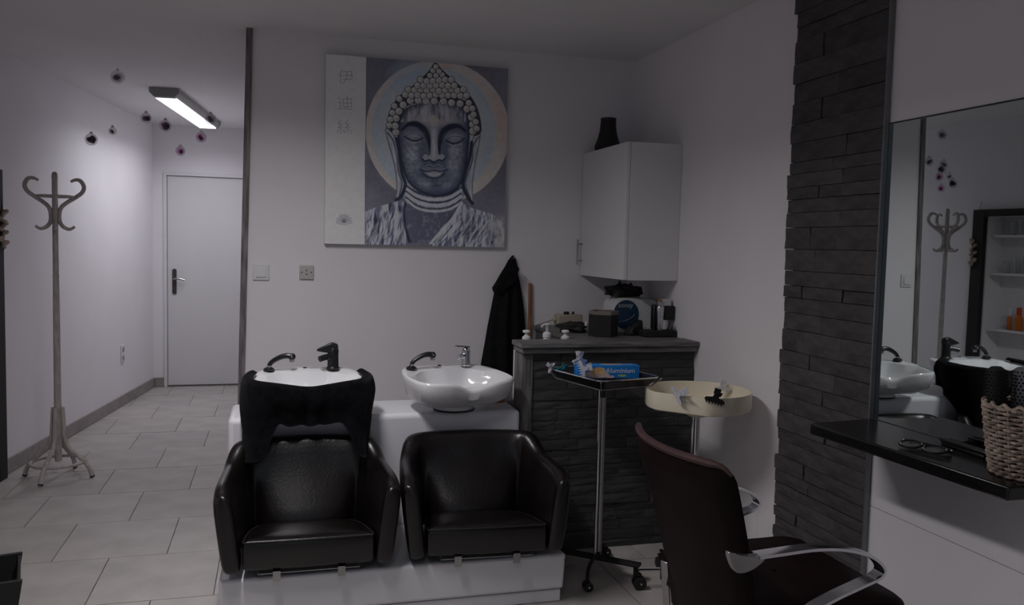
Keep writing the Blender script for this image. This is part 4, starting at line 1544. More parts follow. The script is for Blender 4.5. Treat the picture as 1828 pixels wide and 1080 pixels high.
# white package with blue oval
M_BLUE = mat('print_blue', (0.005, 0.016, 0.045), 0.4, var=0.25, scale=14, col2=(0.010, 0.045, 0.095))
M_WPAPER = mat('white_paper', (0.60, 0.60, 0.61), 0.5, var=0.02)
t = thing('white_package', 'rounded white package with a dark blue oval print lying on the counter', 'package', (1.855, 4.25, WT), -0.05)
poly = []
for (cx, cz, a0) in ((0.10, 0.03, -90), (0.10, 0.15, 0), (-0.06, 0.13, 90), (-0.10, 0.03, 180)):
    rr = 0.03 if cx > 0 else (0.055 if cz > .1 else 0.03)
    for k in range(7):
        a = math.radians(a0 + 90 * k / 6)
        poly.append((cx + rr * math.cos(a), cz + rr * math.sin(a)))
pk = MB().prism(poly, -0.10, 0.085, Matrix(((1, 0, 0), (0, 0, 1), (0, 1, 0)))).build('carton', M_WPAPER, t, smooth=35, bevel=0.003)
ov = []
for k in range(40):
    a = 2 * PI * k / 40
    ov.append((-0.048 + 0.072 * math.cos(a), 0.098 + 0.078 * math.sin(a) + 0.0 * math.cos(a)))
ovl = MB().prism(ov, -0.1012, -0.1002, Matrix(((1, 0, 0), (0, 0, 1), (0, 1, 0)))).build('blue_oval', M_BLUE, pk, smooth=0)
text_mesh('lettering', 'sonay', 0.036, mat('print_pale', (0.42, 0.50, 0.55), 0.5), ovl, (-0.052, -0.1016, 0.148), (PI / 2, 0, 0))
MB().tube(catmull([(-0.09, -0.1018, 0.06), (-0.055, -0.1018, 0.064), (-0.02, -0.1018, 0.082), (0.0, -0.1018, 0.10)], 5), 0.0025, 5, flat=0.3).build('swoosh', mat('print_pale', (0.42, 0.50, 0.55)), ovl)

# black crumpled hair net on the package
def crumple(name, label, cat, loc, size, m, seed, amp=0.35, seg=(26, 16), legs=None):
    t = thing(name, label, cat, loc)
    rr = np.random.default_rng(seed)
    ph = rr.uniform(0, 6.28, 12)

    def fn(u, v):
        a = 2 * PI * u
        b_ = PI * v
        d = Vector((math.cos(a) * math.sin(b_), math.sin(a) * math.sin(b_), -math.cos(b_)))
        f = 1 + amp * (math.sin(3 * a + ph[0] + 2 * b_) * 0.5 + math.sin(5 * a - 3 * b_ + ph[1]) * 0.35 + math.sin(7 * b_ + 2 * a + ph[2]) * 0.3) * math.sin(b_)
        p = Vector((d.x * size[0] * f, d.y * size[1] * f, d.z * size[2] * f))
        p.z = max(p.z + size[2] * 0.72, 0.0)
        return p
    MB().grid(fn, seg[0], seg[1], True).build('folds', m, t, smooth=60)
    return t


cr = crumple('black_hair_net', 'crumpled black net piled on top of the white package', 'hair net', (1.830, 4.27, WT + 0.186), (0.085, 0.055, 0.040), M_BLACKM, 4, 0.60)
for (x, z, w_) in ((-0.02, 0.074, 0.014), (0.045, 0.062, 0.018), (-0.09, 0.03, 0.018), (0.075, 0.04, 0.014)):
    MB().lathe([(w_, -0.02), (w_ * 0.8, 0.0), (0.001, 0.018)], 6, (x, 0, z)).build('loose_end', M_BLACKM, cr, smooth=0)
crumple('black_cloth', 'crumpled black cloth lying on the counter left of the six-sided holder', 'cloth', (1.530, 4.22, WT), (0.075, 0.06, 0.032), M_BLACKM, 8, 0.4)
t = thing('plastic_cone', 'tiny white plastic cone on the crumpled black cloth', 'cone', (1.587, 4.18, WT + 0.038))
MB().lathe([(0.007, 0), (0.008, 0.006), (0.005, 0.016), (0.003, 0.024), (0.0005, 0.025)], 10).build('cone', M_WHITEPL, t)
MB().lathe([(0.009, -0.002), (0.009, 0.001)], 10).build('flange', M_WHITEPL, t)

t = thing('adaptor_box', 'small beige box with two black knobs and a cable by the wall', 'box', (1.600, 4.50, WT), 0.04)
MB().bx(-0.075, 0.075, -0.035, 0.035, 0, 0.070).build('case', M_BEIGE, t, smooth=0, bevel=0.006)
for x, r in ((-0.012, 0.016), (0.028, 0.007)):
    MB().lathe([(r, 0.070), (r, 0.082), (r * .8, 0.086), (0.001, 0.087)], 14, (x, 0, 0)).build('knob', M_BLACK, t)
MB().lathe([(0.012, 0), (0.012, 0.012), (0.006, 0.02)], 12, (-0.075, 0, 0.04), roty(-PI / 2)).build('plug', M_BEIGE, t)
MB().tube(catmull([(-0.092, 0, 0.04), (-0.12, 0.0, 0.030), (-0.165, 0.0, 0.016), (-0.20, 0.0, 0.002), (-0.205, 0.0, -0.05), (-0.205, 0.0, -0.2)], 5), 0.0032, 6).build('cable', mat('grey_cable', (0.25, 0.24, 0.23), 0.5), t)

# black sloped clipper guard beside the package
t = thing('clipper_guard', 'glossy black wedge shaped clipper guard in front of the white package', 'clipper guard', (1.800, 4.05, WT), 0.1)
pr_ = [(-0.040, 0.0), (-0.034, 0.02), (-0.018, 0.046), (0.006, 0.070), (0.026, 0.082), (0.036, 0.078), (0.043, 0.03), (0.044, 0.0)]
MB().prism(pr_, -0.035, 0.035, Matrix(((1, 0, 0), (0, 0, 1), (0, 1, 0)))).build('shell', M_BLACK, t, smooth=30, bevel=0.008, bseg=3)
MB().bx(-0.03, -0.018, -0.0365, -0.0345, 0.012, 0.016).build('tab', M_SILVER, t, smooth=0)

# clipper charging dock
t = thing('clipper_dock', 'black charging tray with comb teeth at the wall end of the counter', 'charger', (1.905, 3.975, WT))
MB().bx(-0.092, 0.088, -0.04, 0.04, 0, 0.034).build('tray', M_BLACKM, t, smooth=0, bevel=0.005)
for x in (-0.085, -0.068, -0.045, -0.038, 0.045, 0.06, 0.066, 0.076, 0.083):
    MB().lathe([(0.0035, 0.030), (0.0012, 0.056 + 0.008 * math.sin(x * 300))], 5, (x, -0.03, 0)).build('tooth', M_BLACKM, t, smooth=0)
MB().bx(-0.030, 0.016, -0.004, 0.034, 0.034, 0.165).build('back_rest', M_BLACK, t, smooth=0, bevel=0.008)
t = thing('hair_trimmer', 'silver hair trimmer standing upright in the black charging tray', 'trimmer', (1.905, 3.952, WT + 0.035))
MB().lathe([(0.012, 0.0), (0.015, 0.01), (0.0165, 0.05), (0.019, 0.09), (0.020, 0.115), (0.017, 0.122)], 18, (0, 0, 0), Matrix.Diagonal((1, 0.75, 1))).build('body', M_SILVER, t)
MB().bx(-0.0185, 0.0185, -0.010, 0.010, 0.122, 0.146).build('blade_head', M_STEEL, t, smooth=0, bevel=0.002)
for z in (0.035, 0.055, 0.078, 0.098):
    MB().ball((0, -0.0140, z), 0.0045, 8, (1, 0.5, 0.8)).build('button', M_CHROME, t)
t = thing('power_charger', 'black plug-in charger with a looping cable on the wall behind the trimmer', 'charger', (1.965, 4.00, WT + 0.085))
MB().bx(-0.028, 0.034, -0.03, 0.03, 0, 0.072).build('block', M_BLACK, t, smooth=0, bevel=0.006)
MB().bx(0.012, 0.022, -0.034, -0.030, 0.055, 0.075).build('clip', M_BLACK, t, smooth=0)
MB().tube(catmull([(0.006, -0.015, 0.0), (0.008, -0.02, -0.02), (-0.002, -0.03, -0.036), (-0.010, -0.03, -0.046), (0.0, -0.03, -0.05), (0.012, -0.03, -0.049)], 6), 0.0022, 6).build('cable', M_BLACK, t)
t = thing('small_carton', 'small white and brown carton on top of the black charger', 'carton', (1.955, 4.01, WT + 0.158))
MB().bx(-0.022, 0.028, -0.02, 0.02, 0, 0.034).build('carton', M_WPAPER, t, smooth=0, bevel=0.001)
MB().bx(-0.030, -0.0225, -0.02, 0.02, 0, 0.036).build('brown_side', mat('kraft', (0.30, 0.19, 0.12), 0.7), t, smooth=0)


# ------------------------------------------------------------------ casters
def caster(parent, x, y, m=None, r=0.024, zt=0.07, ang=0.0):
    c = MB().lathe([(0.005, zt - 0.02), (0.005, zt)], 8, (x, y, 0))
    c.box((x, y, zt - 0.02), (0.024, 0.022, 0.008))
    c = c.build('caster', M_BLACK, parent)
    for s in (-0.011, 0.011):
        d = rotz(ang)
        off = d @ Vector((0, s, 0))
        MB().lathe([(r * .6, -0.008), (r, -0.007), (r, 0.007), (r * .6, 0.008)], 18, (x + off.x + 0.006, y + off.y, r), d @ rotx(PI / 2)).build('wheel', M_BLACK, c)
    MB().ball((x + 0.006, y - 0.02, r), 0.006, 8).build('hub', M_CHROME, c)


# ------------------------------------------------------------------ instrument tray stand
TS = (1.392, 3.445)
t = thing('tray_stand', 'chrome stand on casters carrying a black rectangular tray before the stone counter', 'trolley', (TS[0], TS[1], 0))
MB().lathe([(0.0125, 0.10), (0.0125, 0.86), (0.001, 0.862)], 14, (0.010, 0.006, 0)).build('outer_tube', M_STEEL, t)
MB().lathe([(0.0065, 0.085), (0.0065, 0.865), (0.001, 0.866)], 12, (-0.012, -0.006, 0)).build('inner_rod', M_CHROME, t)
MB().lathe([(0.019, 0.80), (0.019, 0.83)], 16, (0.0, 0.0, 0)).build('clamp', M_BLACK, t)
MB().box((0.0, 0.0, 0.075), (0.40, 0.045, 0.014), rotz(-0.72)).build('flat_bar', M_BLACKM, t, smooth=0, bevel=0.003)
MB().lathe([(0.016, 0.0), (0.018, 0.006), (0.010, 0.02), (0.010, 0.069)], 14, (0.136, -0.119, 0)).build('foot', M_BLACK, t)
MB().tube(catmull([(0.0, 0.0, 0.085), (-0.045, -0.06, 0.088), (-0.085, -0.12, 0.075), (-0.106, -0.160, 0.045)], 5), 0.008, 8).build('curved_leg', M_BLACKM, t)
MB().tube(catmull([(0.0, 0.0, 0.085), (0.05, 0.07, 0.088), (0.09, 0.14, 0.075), (0.115, 0.19, 0.05)], 5), 0.008, 8).build('curved_leg', M_BLACKM, t)
caster(t, -0.112, -0.168, r=0.020, zt=0.055)
caster(t, 0.120, 0.20, r=0.020, zt=0.055)
caster(t, -0.140, 0.124, r=0.026, zt=0.08)
# tray
ta = math.radians(14)
LU, LV = 0.158, 0.205          # half sizes
tr = MB()
out = [(-LU, -LV), (LU, -LV), (LU, LV), (-LU, LV)]


def tpt(u, v, z):
    q = rotz(ta) @ Vector((u, v, 0))
    return (q.x + 0.0, q.y - 0.005, z)


rad = []
for (cx, cy, a0) in ((LU - 0.04, -LV + 0.04, -90), (LU - 0.04, LV - 0.04, 0), (-LU + 0.04, LV - 0.04, 90), (-LU + 0.04, -LV + 0.04, 180)):
    for k in range(5):
        a = math.radians(a0 + 90 * k / 4)
        rad.append((cx + 0.04 * math.cos(a), cy + 0.04 * math.sin(a)))


def tray_ring(f, z):
    return [tpt(u * f, v * f, z) for u, v in rad]


rings = [tray_ring(0.02, 0.872), tray_ring(0.82, 0.872), tray_ring(0.99, 0.908), tray_ring(1.0, 0.909), tray_ring(1.005, 0.904), tray_ring(0.84, 0.868), tray_ring(0.02, 0.868)]
K = len(rad)
vs = [q for r in rings for q in r]
fs = [(j * K + i, j * K + (i + 1) % K, (j + 1) * K + (i + 1) % K, (j + 1) * K + i) for j in range(len(rings) - 1) for i in range(K)]
ty = tr.add(vs, fs).build('tray', M_TRAY, t, smooth=40)
MB().tube(tray_ring(1.008, 0.909), 0.0035, 6, True).build('chrome_rim', M_CHROME, ty)
fr = MB()
fr.tube([tpt(-LU * 1.0, -LV * 1.0, 0.905), tpt(-LU * .84, -LV * .84, 0.868), tpt(LU * .84, -LV * .84, 0.868), tpt(LU * 1.02, -LV * 1.0, 0.905)], 0.003, 6)
fr.tube([tpt(-LU * 1.0, LV * 1.0, 0.905), tpt(-LU * .84, LV * .84, 0.866), tpt(-LU * .84, -LV * .84, 0.866)], 0.003, 6)
fr.tube([tpt(-LU * .8, 0, 0.864), tpt(LU * .8, 0, 0.864)], 0.004, 6)
fr.build('wire_cradle', M_STEEL, t)
TZ = 0.8735

# foil box on the tray
M_FOILB = mat('foil_box_blue', (0.015, 0.24, 0.72), 0.35, var=0.1, scale=10)
fa = math.radians(-9)
t = thing('foil_box', 'bright blue kitchen foil box lying on the black tray', 'box', (TS[0] + 0.015, TS[1] - 0.010, TZ + 0.0145), fa)
bx_ = MB().bx(-0.14, 0.14, -0.03, 0.03, 0, 0.058).build('carton', M_FOILB, t, smooth=0, bevel=0.002)
text_mesh('lettering', 'Aluminium', 0.030, mat('print_white', (0.75, 0.80, 0.85), 0.5), bx_, (0.055, -0.0306, 0.034), (PI / 2, 0, 0))
text_mesh('lettering', 'Aluminium', 0.016, mat('print_white', (0.75, 0.80, 0.85), 0.5), bx_, (0.085, 0.012, 0.0582), (0, 0, 0), depth=0.0003)
M_TAN = mat('print_tan', (0.62, 0.36, 0.16), 0.5, var=0.2, scale=60, col2=(0.70, 0.52, 0.30))
M_PINK = mat('print_pale_pink', (0.66, 0.52, 0.52), 0.5, var=0.05)
M_LIME = mat('print_lime', (0.45, 0.62, 0.22), 0.5, var=0.1)
tfy = Matrix(((1, 0, 0), (0, 0, 1), (0, 1, 0)))


def print_blob(parent, m, cx, cz, rx, rz_, y, name):
    pts = [(cx + rx * math.cos(2 * PI * k / 24), cz + rz_ * math.sin(2 * PI * k / 24) * (1 + .2 * math.cos(2 * PI * k / 24))) for k in range(24)]
    MB().prism(pts, y, y + 0.0004, tfy).build(name, m, parent, smooth=0)


print_blob(bx_, M_PINK, -0.055, 0.018, 0.060, 0.016, -0.0306, 'plate_print')
print_blob(bx_, M_TAN, -0.045, 0.032, 0.034, 0.017, -0.0310, 'food_print')
print_blob(bx_, M_PINK, 0.005, 0.008, 0.024, 0.006, -0.0312, 'plate_print')
print_blob(bx_, M_LIME, 0.062, 0.013, 0.020, 0.005, -0.0306, 'badge_print')
MB().prism([(0.02 + 0.05 * math.cos(2 * PI * k / 24), 0.014 * math.sin(2 * PI * k / 24)) for k in range(24)], 0.0582, 0.0586).build('food_print', M_TAN, bx_, smooth=0)


def claw_clip(label, loc, rot, m, s=1.0, cat='hair clip', grp='hair clips on the trays'):
    """butterfly sectioning clip: two jaws with teeth, two finger wings, spring"""
    t = thing('hair_clip', label, cat, loc, 0, grp)
    t.rotation_euler = rot
    t.scale = (s, s, s)
    for sg in (-1, 1):
        jaw = [(-0.040, 0.0), (-0.036, 0.008), (-0.010, 0.014), (-0.006, 0.030), (0.006, 0.030), (0.010, 0.014), (0.036, 0.008), (0.040, 0.0), (0.030, -0.003), (-0.030, -0.003)]
        j = MB().prism(jaw, -0.0015, 0.0015, rotx(PI / 2) @ Matrix.Identity(3))
        for k in range(6):
            x = -0.03 + 0.012 * k
            j.box((x, 0, -0.006), (0.004, 0.003, 0.012))
        o = j.build('jaw', m, t, smooth=0)
        o.rotation_euler = (sg * 0.30, 0, 0)
        o.location = (0, -sg * 0.004, 0)
        wv = MB().box((0, 0, 0.040), (0.026, 0.003, 0.022)).build('wing', m, t, smooth=0, bevel=0.001)
        wv.rotation_euler = (-sg * 0.35, 0, 0)
        wv.location = (0, -sg * 0.002, 0)
    MB().tube([(-0.006, 0, 0.027), (0.006, 0, 0.027)], 0.004, 8).build('spring', M_STEEL, t)
    return t


M_CLIPW = mat('white_clip', (0.66, 0.66, 0.74), 0.35, var=0.02)
M_TEAL = mat('teal_clip', (0.02, 0.28, 0.33), 0.35, var=0.05)
claw_clip('white butterfly hair clip standing on top of the blue foil box', (TS[0] - 0.105, TS[1] + 0.012, TZ + 0.083), (0, 0, 0.3), M_CLIPW, 0.95)
claw_clip('white hair clip leaning on the left end of the blue foil box', (TS[0] - 0.115, TS[1] - 0.040, TZ + 0.058), (0.5, 1.25, 0.2), M_CLIPW, 1.0)
claw_clip('teal hair clip lying in the left corner of the black tray', (TS[0] - 0.165, TS[1] + 0.085, TZ + 0.030), (0.3, 0.6, 0.5), M_TEAL, 0.8)
claw_clip('white hair clip in the left corner of the black tray beside the teal clip', (TS[0] - 0.195, TS[1] + 0.120, TZ + 0.040), (0.2, -0.9, 0.4), M_CLIPW, 0.7)

# ------------------------------------------------------------------ round cream tray trolley
RT = (1.732, 3.205)
t = thing('round_trolley', 'chrome trolley with a deep round cream tray beside the right wall', 'trolley', (RT[0], RT[1], 0))
ot = []
for k in range(72):
    a = 2 * PI * k / 72
    r = 0.222
    d = math.cos(a - math.radians(222))
    cut = 0.192 / d if d > 0.2 else 9
    r = min(r, cut)
    ot.append((r * math.cos(a), r * math.sin(a)))
rings = []
for f, z in ((0.02, 0.790), (0.93, 0.790), (0.985, 0.795), (1.0, 0.806), (1.0, 0.862), (0.995, 0.868), (0.975, 0.868), (0.965, 0.862), (0.955, 0.812), (0.93, 0.803), (0.02, 0.803)):
    rings.append([(x * f, y * f, z) for x, y in ot])
K = 72
vs = [q for r in rings for q in r]
fs = [(j * K + i, j * K + (i + 1) % K, (j + 1) * K + (i + 1) % K, (j + 1) * K + i) for j in range(len(rings) - 1) for i in range(K)]
MB().add(vs, fs).build('tray', M_CREAM, t, smooth=40)
MB().lathe([(0.03, 0.750), (0.062, 0.765), (0.075, 0.789), (0.001, 0.790)], 28).build('tray_hub', M_CREAM, t)
MB().lathe([(0.013, 0.08), (0.013, 0.752)], 16).build('pole', M_CHROME, t)
MB().lathe([(0.001, 0.055), (0.03, 0.058), (0.035, 0.075), (0.02, 0.095), (0.014, 0.11)], 20).build('base_hub', M_CHROME, t)
for k in range(5):
    a = math.radians(170) + k * 2 * PI / 5
    MB().tube(catmull([(0.02 * math.cos(a), 0.02 * math.sin(a), 0.085), (0.10 * math.cos(a), 0.10 * math.sin(a), 0.085), (0.232 * math.cos(a), 0.232 * math.sin(a), 0.085)], 4), 0.009, 8).build('base_arm', M_CHROME, t)
    caster(t, 0.232 * math.cos(a), 0.232 * math.sin(a), r=0.029, zt=0.085, ang=a)
claw_clip('white hair clip hooked over the left edge of the round cream tray', (RT[0] - 0.168, RT[1] - 0.135, 0.868), (0.25, 1.0, -0.7), M_CLIPW, 1.0)
claw_clip('black hair clip hooked over the front edge of the round cream tray', (RT[0] - 0.045, RT[1] - 0.222, 0.858), (0.35, 0.25, -0.25), M_BLACKM, 1.05)
claw_clip('white hair clip standing at the far right rim inside the round cream tray', (RT[0] + 0.160, RT[1] + 0.075, 0.850), (0, 0, -0.3), M_CLIPW, 0.9)
t = thing('hair_pin', 'thin black hair pin lying inside the round cream tray', 'hair pin', (RT[0] + 0.05, RT[1] - 0.10, 0.804), -0.2)
MB().tube(catmull([(0.03, 0.004, 0.002), (-0.03, 0.006, 0.002), (-0.036, 0.0, 0.002), (-0.03, -0.006, 0.002), (0.032, -0.003, 0.002)], 4), 0.0016, 5).build('wire', M_BLACKM, t)
for y in (0.004, -0.003):
    MB().ball((0.031, y, 0.002), 0.0024, 6).build('tip', M_BLACKM, t)


# ------------------------------------------------------------------ styling chair
def styling_chair():
    t = thing('styling_chair', 'dark burgundy styling chair with chrome loop armrests seen from behind', 'chair', (1.46, 2.185, 0))
    ox, oy = 1.46, 2.185

    def back(side):
        def fn(u, v):
            s = u * 2 - 1
            z = 0.335 + (0.902 - 0.335) * v
            hw = 0.235 + 0.052 * (1 - (1 - v) ** 1.6)
            y = hw * s
            xc = 1.215 - 0.165 * v ** 1.3
            x = xc + 0.080 * s * s * (0.45 + 0.55 * v) + 0.002
            corner = max(0, abs(s) - 0.88) / 0.12
            if v > 0.93:
                z -= 0.020 * corner ** 2 * (v - 0.93) / 0.07
            th = 0.020
            e = min(1.0, 6 * min(1 - abs(s), 1e9) + 0.25, 8 * (1 - v) + 0.25)
            return (x - ox + side * th * e, y, z)
        return fn
    mb = MB()
    nu, nv = 41, 31
    mb.grid(back(-1), nu, nv)
    mb.grid(back(1), nu, nv)
    # close the border
    b0 = 0
    b1 = nu * nv
    def idx(b, i, j):
        return b + j * nu + i
    for i in range(nu - 1):
        for j in (0, nv - 1):
            mb.f.append((idx(b0, i, j), idx(b0, i + 1, j), idx(b1, i + 1, j), idx(b1, i, j)))
    for j in range(nv - 1):
        for i in (0, nu - 1):
            mb.f.append((idx(b0, i, j), idx(b0, i, j + 1), idx(b1, i, j + 1), idx(b1, i, j)))
    bk = mb.build('backrest', M_BURG, t, smooth=70)
    pth = []
    fa_, fb_ = back(-1), back(1)
    for i in range(nu):
        p = (Vector(fa_(i / (nu - 1), 1.0)) + Vector(fb_(i / (nu - 1), 1.0))) / 2
        pth.append(p + Vector((0, 0, -0.002)))
    MB().tube(pth, [0.0115 * min(1, 0.35 + 0.16 * min(i, nu - 1 - i)) for i in range(nu)], 8).build('top_edge', M_BURGEDGE, bk)
    # seat
    mb = MB()
    loop = []
    for (cx, cy, a0) in ((0.20, -0.225, -90), (0.20, 0.225, 0), (-0.20, 0.215, 90), (-0.20, -0.215, 180)):
        for k in range(6):
            a = math.radians(a0 + 90 * k / 5)
            loop.append((cx + 0.065 * math.cos(a), cy + 0.065 * math.sin(a)))
    rings = []
    for f, z in ((0.93, 0.385), (1.0, 0.40), (1.0, 0.465), (0.985, 0.482), (0.94, 0.493), (0.6, 0.497), (0.02, 0.495)):
        rings.append([(x * f, y * f, z) for x, y in loop])
    K = len(loop)
    vs = [q for r in rings for q in r]
    fs = [(j * K + i, j * K + (i + 1) % K, (j + 1) * K + (i + 1) % K, (j + 1) * K + i) for j in range(len(rings) - 1) for i in range(K)]
    fs.append(tuple(range(K))[::-1])
    se = mb.add(vs, fs).build('seat', M_BURG, t, smooth=60)
    # armrests: flat chrome loops
    for sg in (-1, 1):
        y = sg * 0.305
        pts = [(1.20, 0.674), (1.27, 0.678), (1.37, 0.682), (1.46, 0.674), (1.54, 0.650), (1.583, 0.615), (1.575, 0.590), (1.52, 0.570), (1.43, 0.540), (1.36, 0.505), (1.33, 0.44)]
        path = catmull([(x - ox, 0, z) for x, z in pts], 6)
        mb = MB()
        n = len(path)
        sec = []
        for i, p in enumerate(path):
            d = (path[min(i + 1, n - 1)] - path[max(i - 1, 0)]).normalized()
            nr = Vector((-d.z, 0, d.x))
            wv = 0.021
            sec.append([p + nr * 0.004 + Vector((0, y - wv, 0)), p + nr * 0.006 + Vector((0, y, 0)), p + nr * 0.004 + Vector((0, y + wv, 0)),
                        p - nr * 0.004 + Vector((0, y + wv, 0)), p - nr * 0.004 + Vector((0, y - wv, 0))])
        vs = [q for r in sec for q in r]
        fs = [(j * 5 + i, j * 5 + (i + 1) % 5, (j + 1) * 5 + (i + 1) % 5, (j + 1) * 5 + i) for j in range(n - 1) for i in range(5)]
        fs += [(0, 1, 2, 3, 4), tuple((n - 1) * 5 + i for i in range(5))]
        ar = mb.add(vs, fs).build('armrest', M_CHROME, t, smooth=40)
        # mounting plate on the edge of the backrest
        q = [(1.118, 0.688), (1.150, 0.680), (1.222, 0.668), (1.200, 0.644), (1.165, 0.632), (1.137, 0.640)]
        if sg > 0:
            q = [(max(a, 1.19) + 0.2 * (a - 1.118), b) for a, b in q]
        q = [(p.x, p.y) for p in catmull([(a - ox, b, 0) for a, b in q], 4, True)]
        MB().prism(q, sg * 0.292, sg * 0.312, Matrix(((1, 0, 0), (0, 0, 1), (0, 1, 0)))).build('mount_plate', M_STEEL, ar, smooth=0, bevel=0.003)
    # steel strap behind the lower back, seat bracket, pedestal
    MB().box((1.196 - ox, 0.190, 0.40), (0.006, 0.030, 0.15), rotz(0.35) @ roty(-0.12)).build('back_strap', M_STEEL, t, smooth=0, bevel=0.002)
    MB().box((1.196 - ox, -0.190, 0.40), (0.006, 0.030, 0.15), rotz(-0.35) @ roty(-0.12)).build('back_strap', M_STEEL, t, smooth=0, bevel=0.002)
    MB().bx(-0.12, 0.12, -0.10, 0.10, 0.35, 0.384).build('seat_plate', M_BLACKM, t, smooth=0, bevel=0.004)
    MB().lathe([(0.036, 0.03), (0.036, 0.22), (0.027, 0.222), (0.027, 0.35)], 24).build('hydraulic_column', M_CHROME, t)
    MB().lathe([(0.24, 0.0), (0.24, 0.008), (0.20, 0.018), (0.08, 0.030), (0.04, 0.042)], 40).build('round_base', M_CHROME, t)


styling_chair()

# ------------------------------------------------------------------ console shelf with its things
t = thing('console_shelf', 'black wooden shelf fixed under the mirror beside the stone column', 'shelf', (XM, 2.0, 0.868))
MB().add([(-0.270, 0.352, 0.0), (-0.240, -0.395, 0.0), (-0.002, -0.395, 0.0), (-0.002, 0.388, 0.0),
          (-0.270, 0.352, 0.036), (-0.240, -0.395, 0.036), (-0.002, -0.395, 0.036), (-0.002, 0.388, 0.036)],
         [(0, 3, 2, 1), (4, 5, 6, 7), (0, 1, 5, 4), (1, 2, 6, 5), (2, 3, 7, 6), (3, 0, 4, 7)]).build('board', M_CONSOLE, t, smooth=0, bevel=0.005)
for y in (0.30, 0.20, -0.30):
    MB().lathe([(0.011, -0.022), (0.012, -0.012), (0.012, 0.0)], 14, (-0.035, y, 0)).build('stud', M_STEEL, t)
SZ = 0.9045

# eyeglasses
t = thing('eyeglasses', 'black rimmed eyeglasses lying folded on the black shelf', 'eyeglasses', (1.768, 1.955, SZ), -1.33)
for sg in (-1, 1):
    lp = [(sg * 0.037 + 0.031 * math.cos(2 * PI * k / 28), 0.024 * math.sin(2 * PI * k / 28), 0.006 + 0.010 * (1 + math.sin(2 * PI * k / 28)) * 0.6) for k in range(28)]
    rm = MB().tube(lp, 0.0034, 6, True).build('rim', M_BLACK, t)
    MB().add([(p[0], p[1], p[2] - 0.0008) for p in lp] + [(p[0], p[1], p[2] + 0.0008) for p in lp],
             [tuple(range(27, -1, -1)), tuple(range(28, 56))] + [(k, (k + 1) % 28, 28 + (k + 1) % 28, 28 + k) for k in range(28)]).build('lens', M_GLASS, rm, smooth=0)
    MB().tube(catmull([(sg * 0.068, 0.006, 0.013), (sg * 0.072, 0.024, 0.014), (sg * 0.040, 0.034 + 0.006 * sg, 0.013), (-sg * 0.040, 0.040 + 0.006 * sg, 0.010), (-sg * 0.066, 0.034, 0.006)], 5), 0.0034, 6).build('temple', M_BLACK, t)
MB().tube(catmull([(-0.007, 0, 0.013), (0, 0.004, 0.016), (0.007, 0, 0.013)], 4), 0.003, 6).build('bridge', M_BLACK, t)

# combs stacked near the mirror
for k, (yy, xx, rz_) in enumerate(((1.93, 1.895, 1.45), (1.925, 1.888, 1.52))):
    t = thing('comb', ('upper' if k else 'lower') + ' of the two black combs stacked near the mirror behind the basket', 'comb', (xx, yy, SZ + 0.0115 * k), rz_, 'black combs on the shelf')
    MB().bx(-0.09, 0.09, 0.0, 0.014, 0.0, 0.010).build('spine', M_BLACK, t, smooth=0, bevel=0.003)
    mb = MB()
    for i in range(30):
        x = -0.085 + 0.0058 * i
        mb.bx(x - 0.0016, x + 0.0016, -0.022, 0.0, 0.003, 0.007)
    mb.build('teeth', M_BLACK, t, smooth=0)['kind'] = 'stuff'


# woven basket with brushes
def basket():
    t = thing('wicker_basket', 'woven wicker basket holding hair brushes on the black shelf', 'basket', (1.842, 1.682, SZ))
    rows = 18
    h = 0.180
    stakes = 17

    def rad_(z):
        return 0.074 + 0.026 * (z / h) ** 0.8

    for r in range(rows):
        z = 0.006 + (h - 0.012) * r / (rows - 1)
        R = rad_(z)
        pts = []
        for k in range(stakes * 5):
            a = 2 * PI * k / (stakes * 5)
            wv = 0.0060 * math.sin(a * stakes + (PI if r % 2 else 0) * 1.0)
            pts.append(((R + wv) * math.cos(a), (R + wv) * math.sin(a), z + 0.0012 * math.sin(a * 3 + r)))
        MB().tube(pts, 0.0042, 6, True).build('strand', M_WICKER, t)
    for k in range(stakes):
        a = 2 * PI * (k + 0.25) / stakes
        MB().tube([(rad_(0) * math.cos(a), rad_(0) * math.sin(a), 0.002), (rad_(h) * math.cos(a), rad_(h) * math.sin(a), h)], 0.0028, 5).build('stake', M_WICKER, t)
    pts = []
    for k in range(stakes * 6):
        a = 2 * PI * k / (stakes * 6)
        R = rad_(h) + 0.004 * math.sin(a * stakes)
        pts.append((R * math.cos(a), R * math.sin(a), h + 0.002 + 0.005 * math.cos(a * stakes)))
    MB().tube(pts, 0.0050, 6, True).build('braided_rim', M_WICKER, t)
    MB().lathe([(0.001, 0.0), (0.072, 0.0), (0.072, 0.006), (0.001, 0.006)], 28).build('base', M_WICKER, t)
    MB().grid(lambda u, v: ((rad_(h * v) - 0.007) * math.cos(2 * PI * u), (rad_(h * v) - 0.007) * math.sin(2 * PI * u), 0.006 + (h - 0.012) * v), 32, 4, True).build('gap_shade', M_CAPE, t)  # dark inner sheet added so the gaps between strands look shaded


basket()
M_BARREL = mat('brush_barrel', (0.30, 0.30, 0.32), 0.35, metal=0.6, var=0.05)


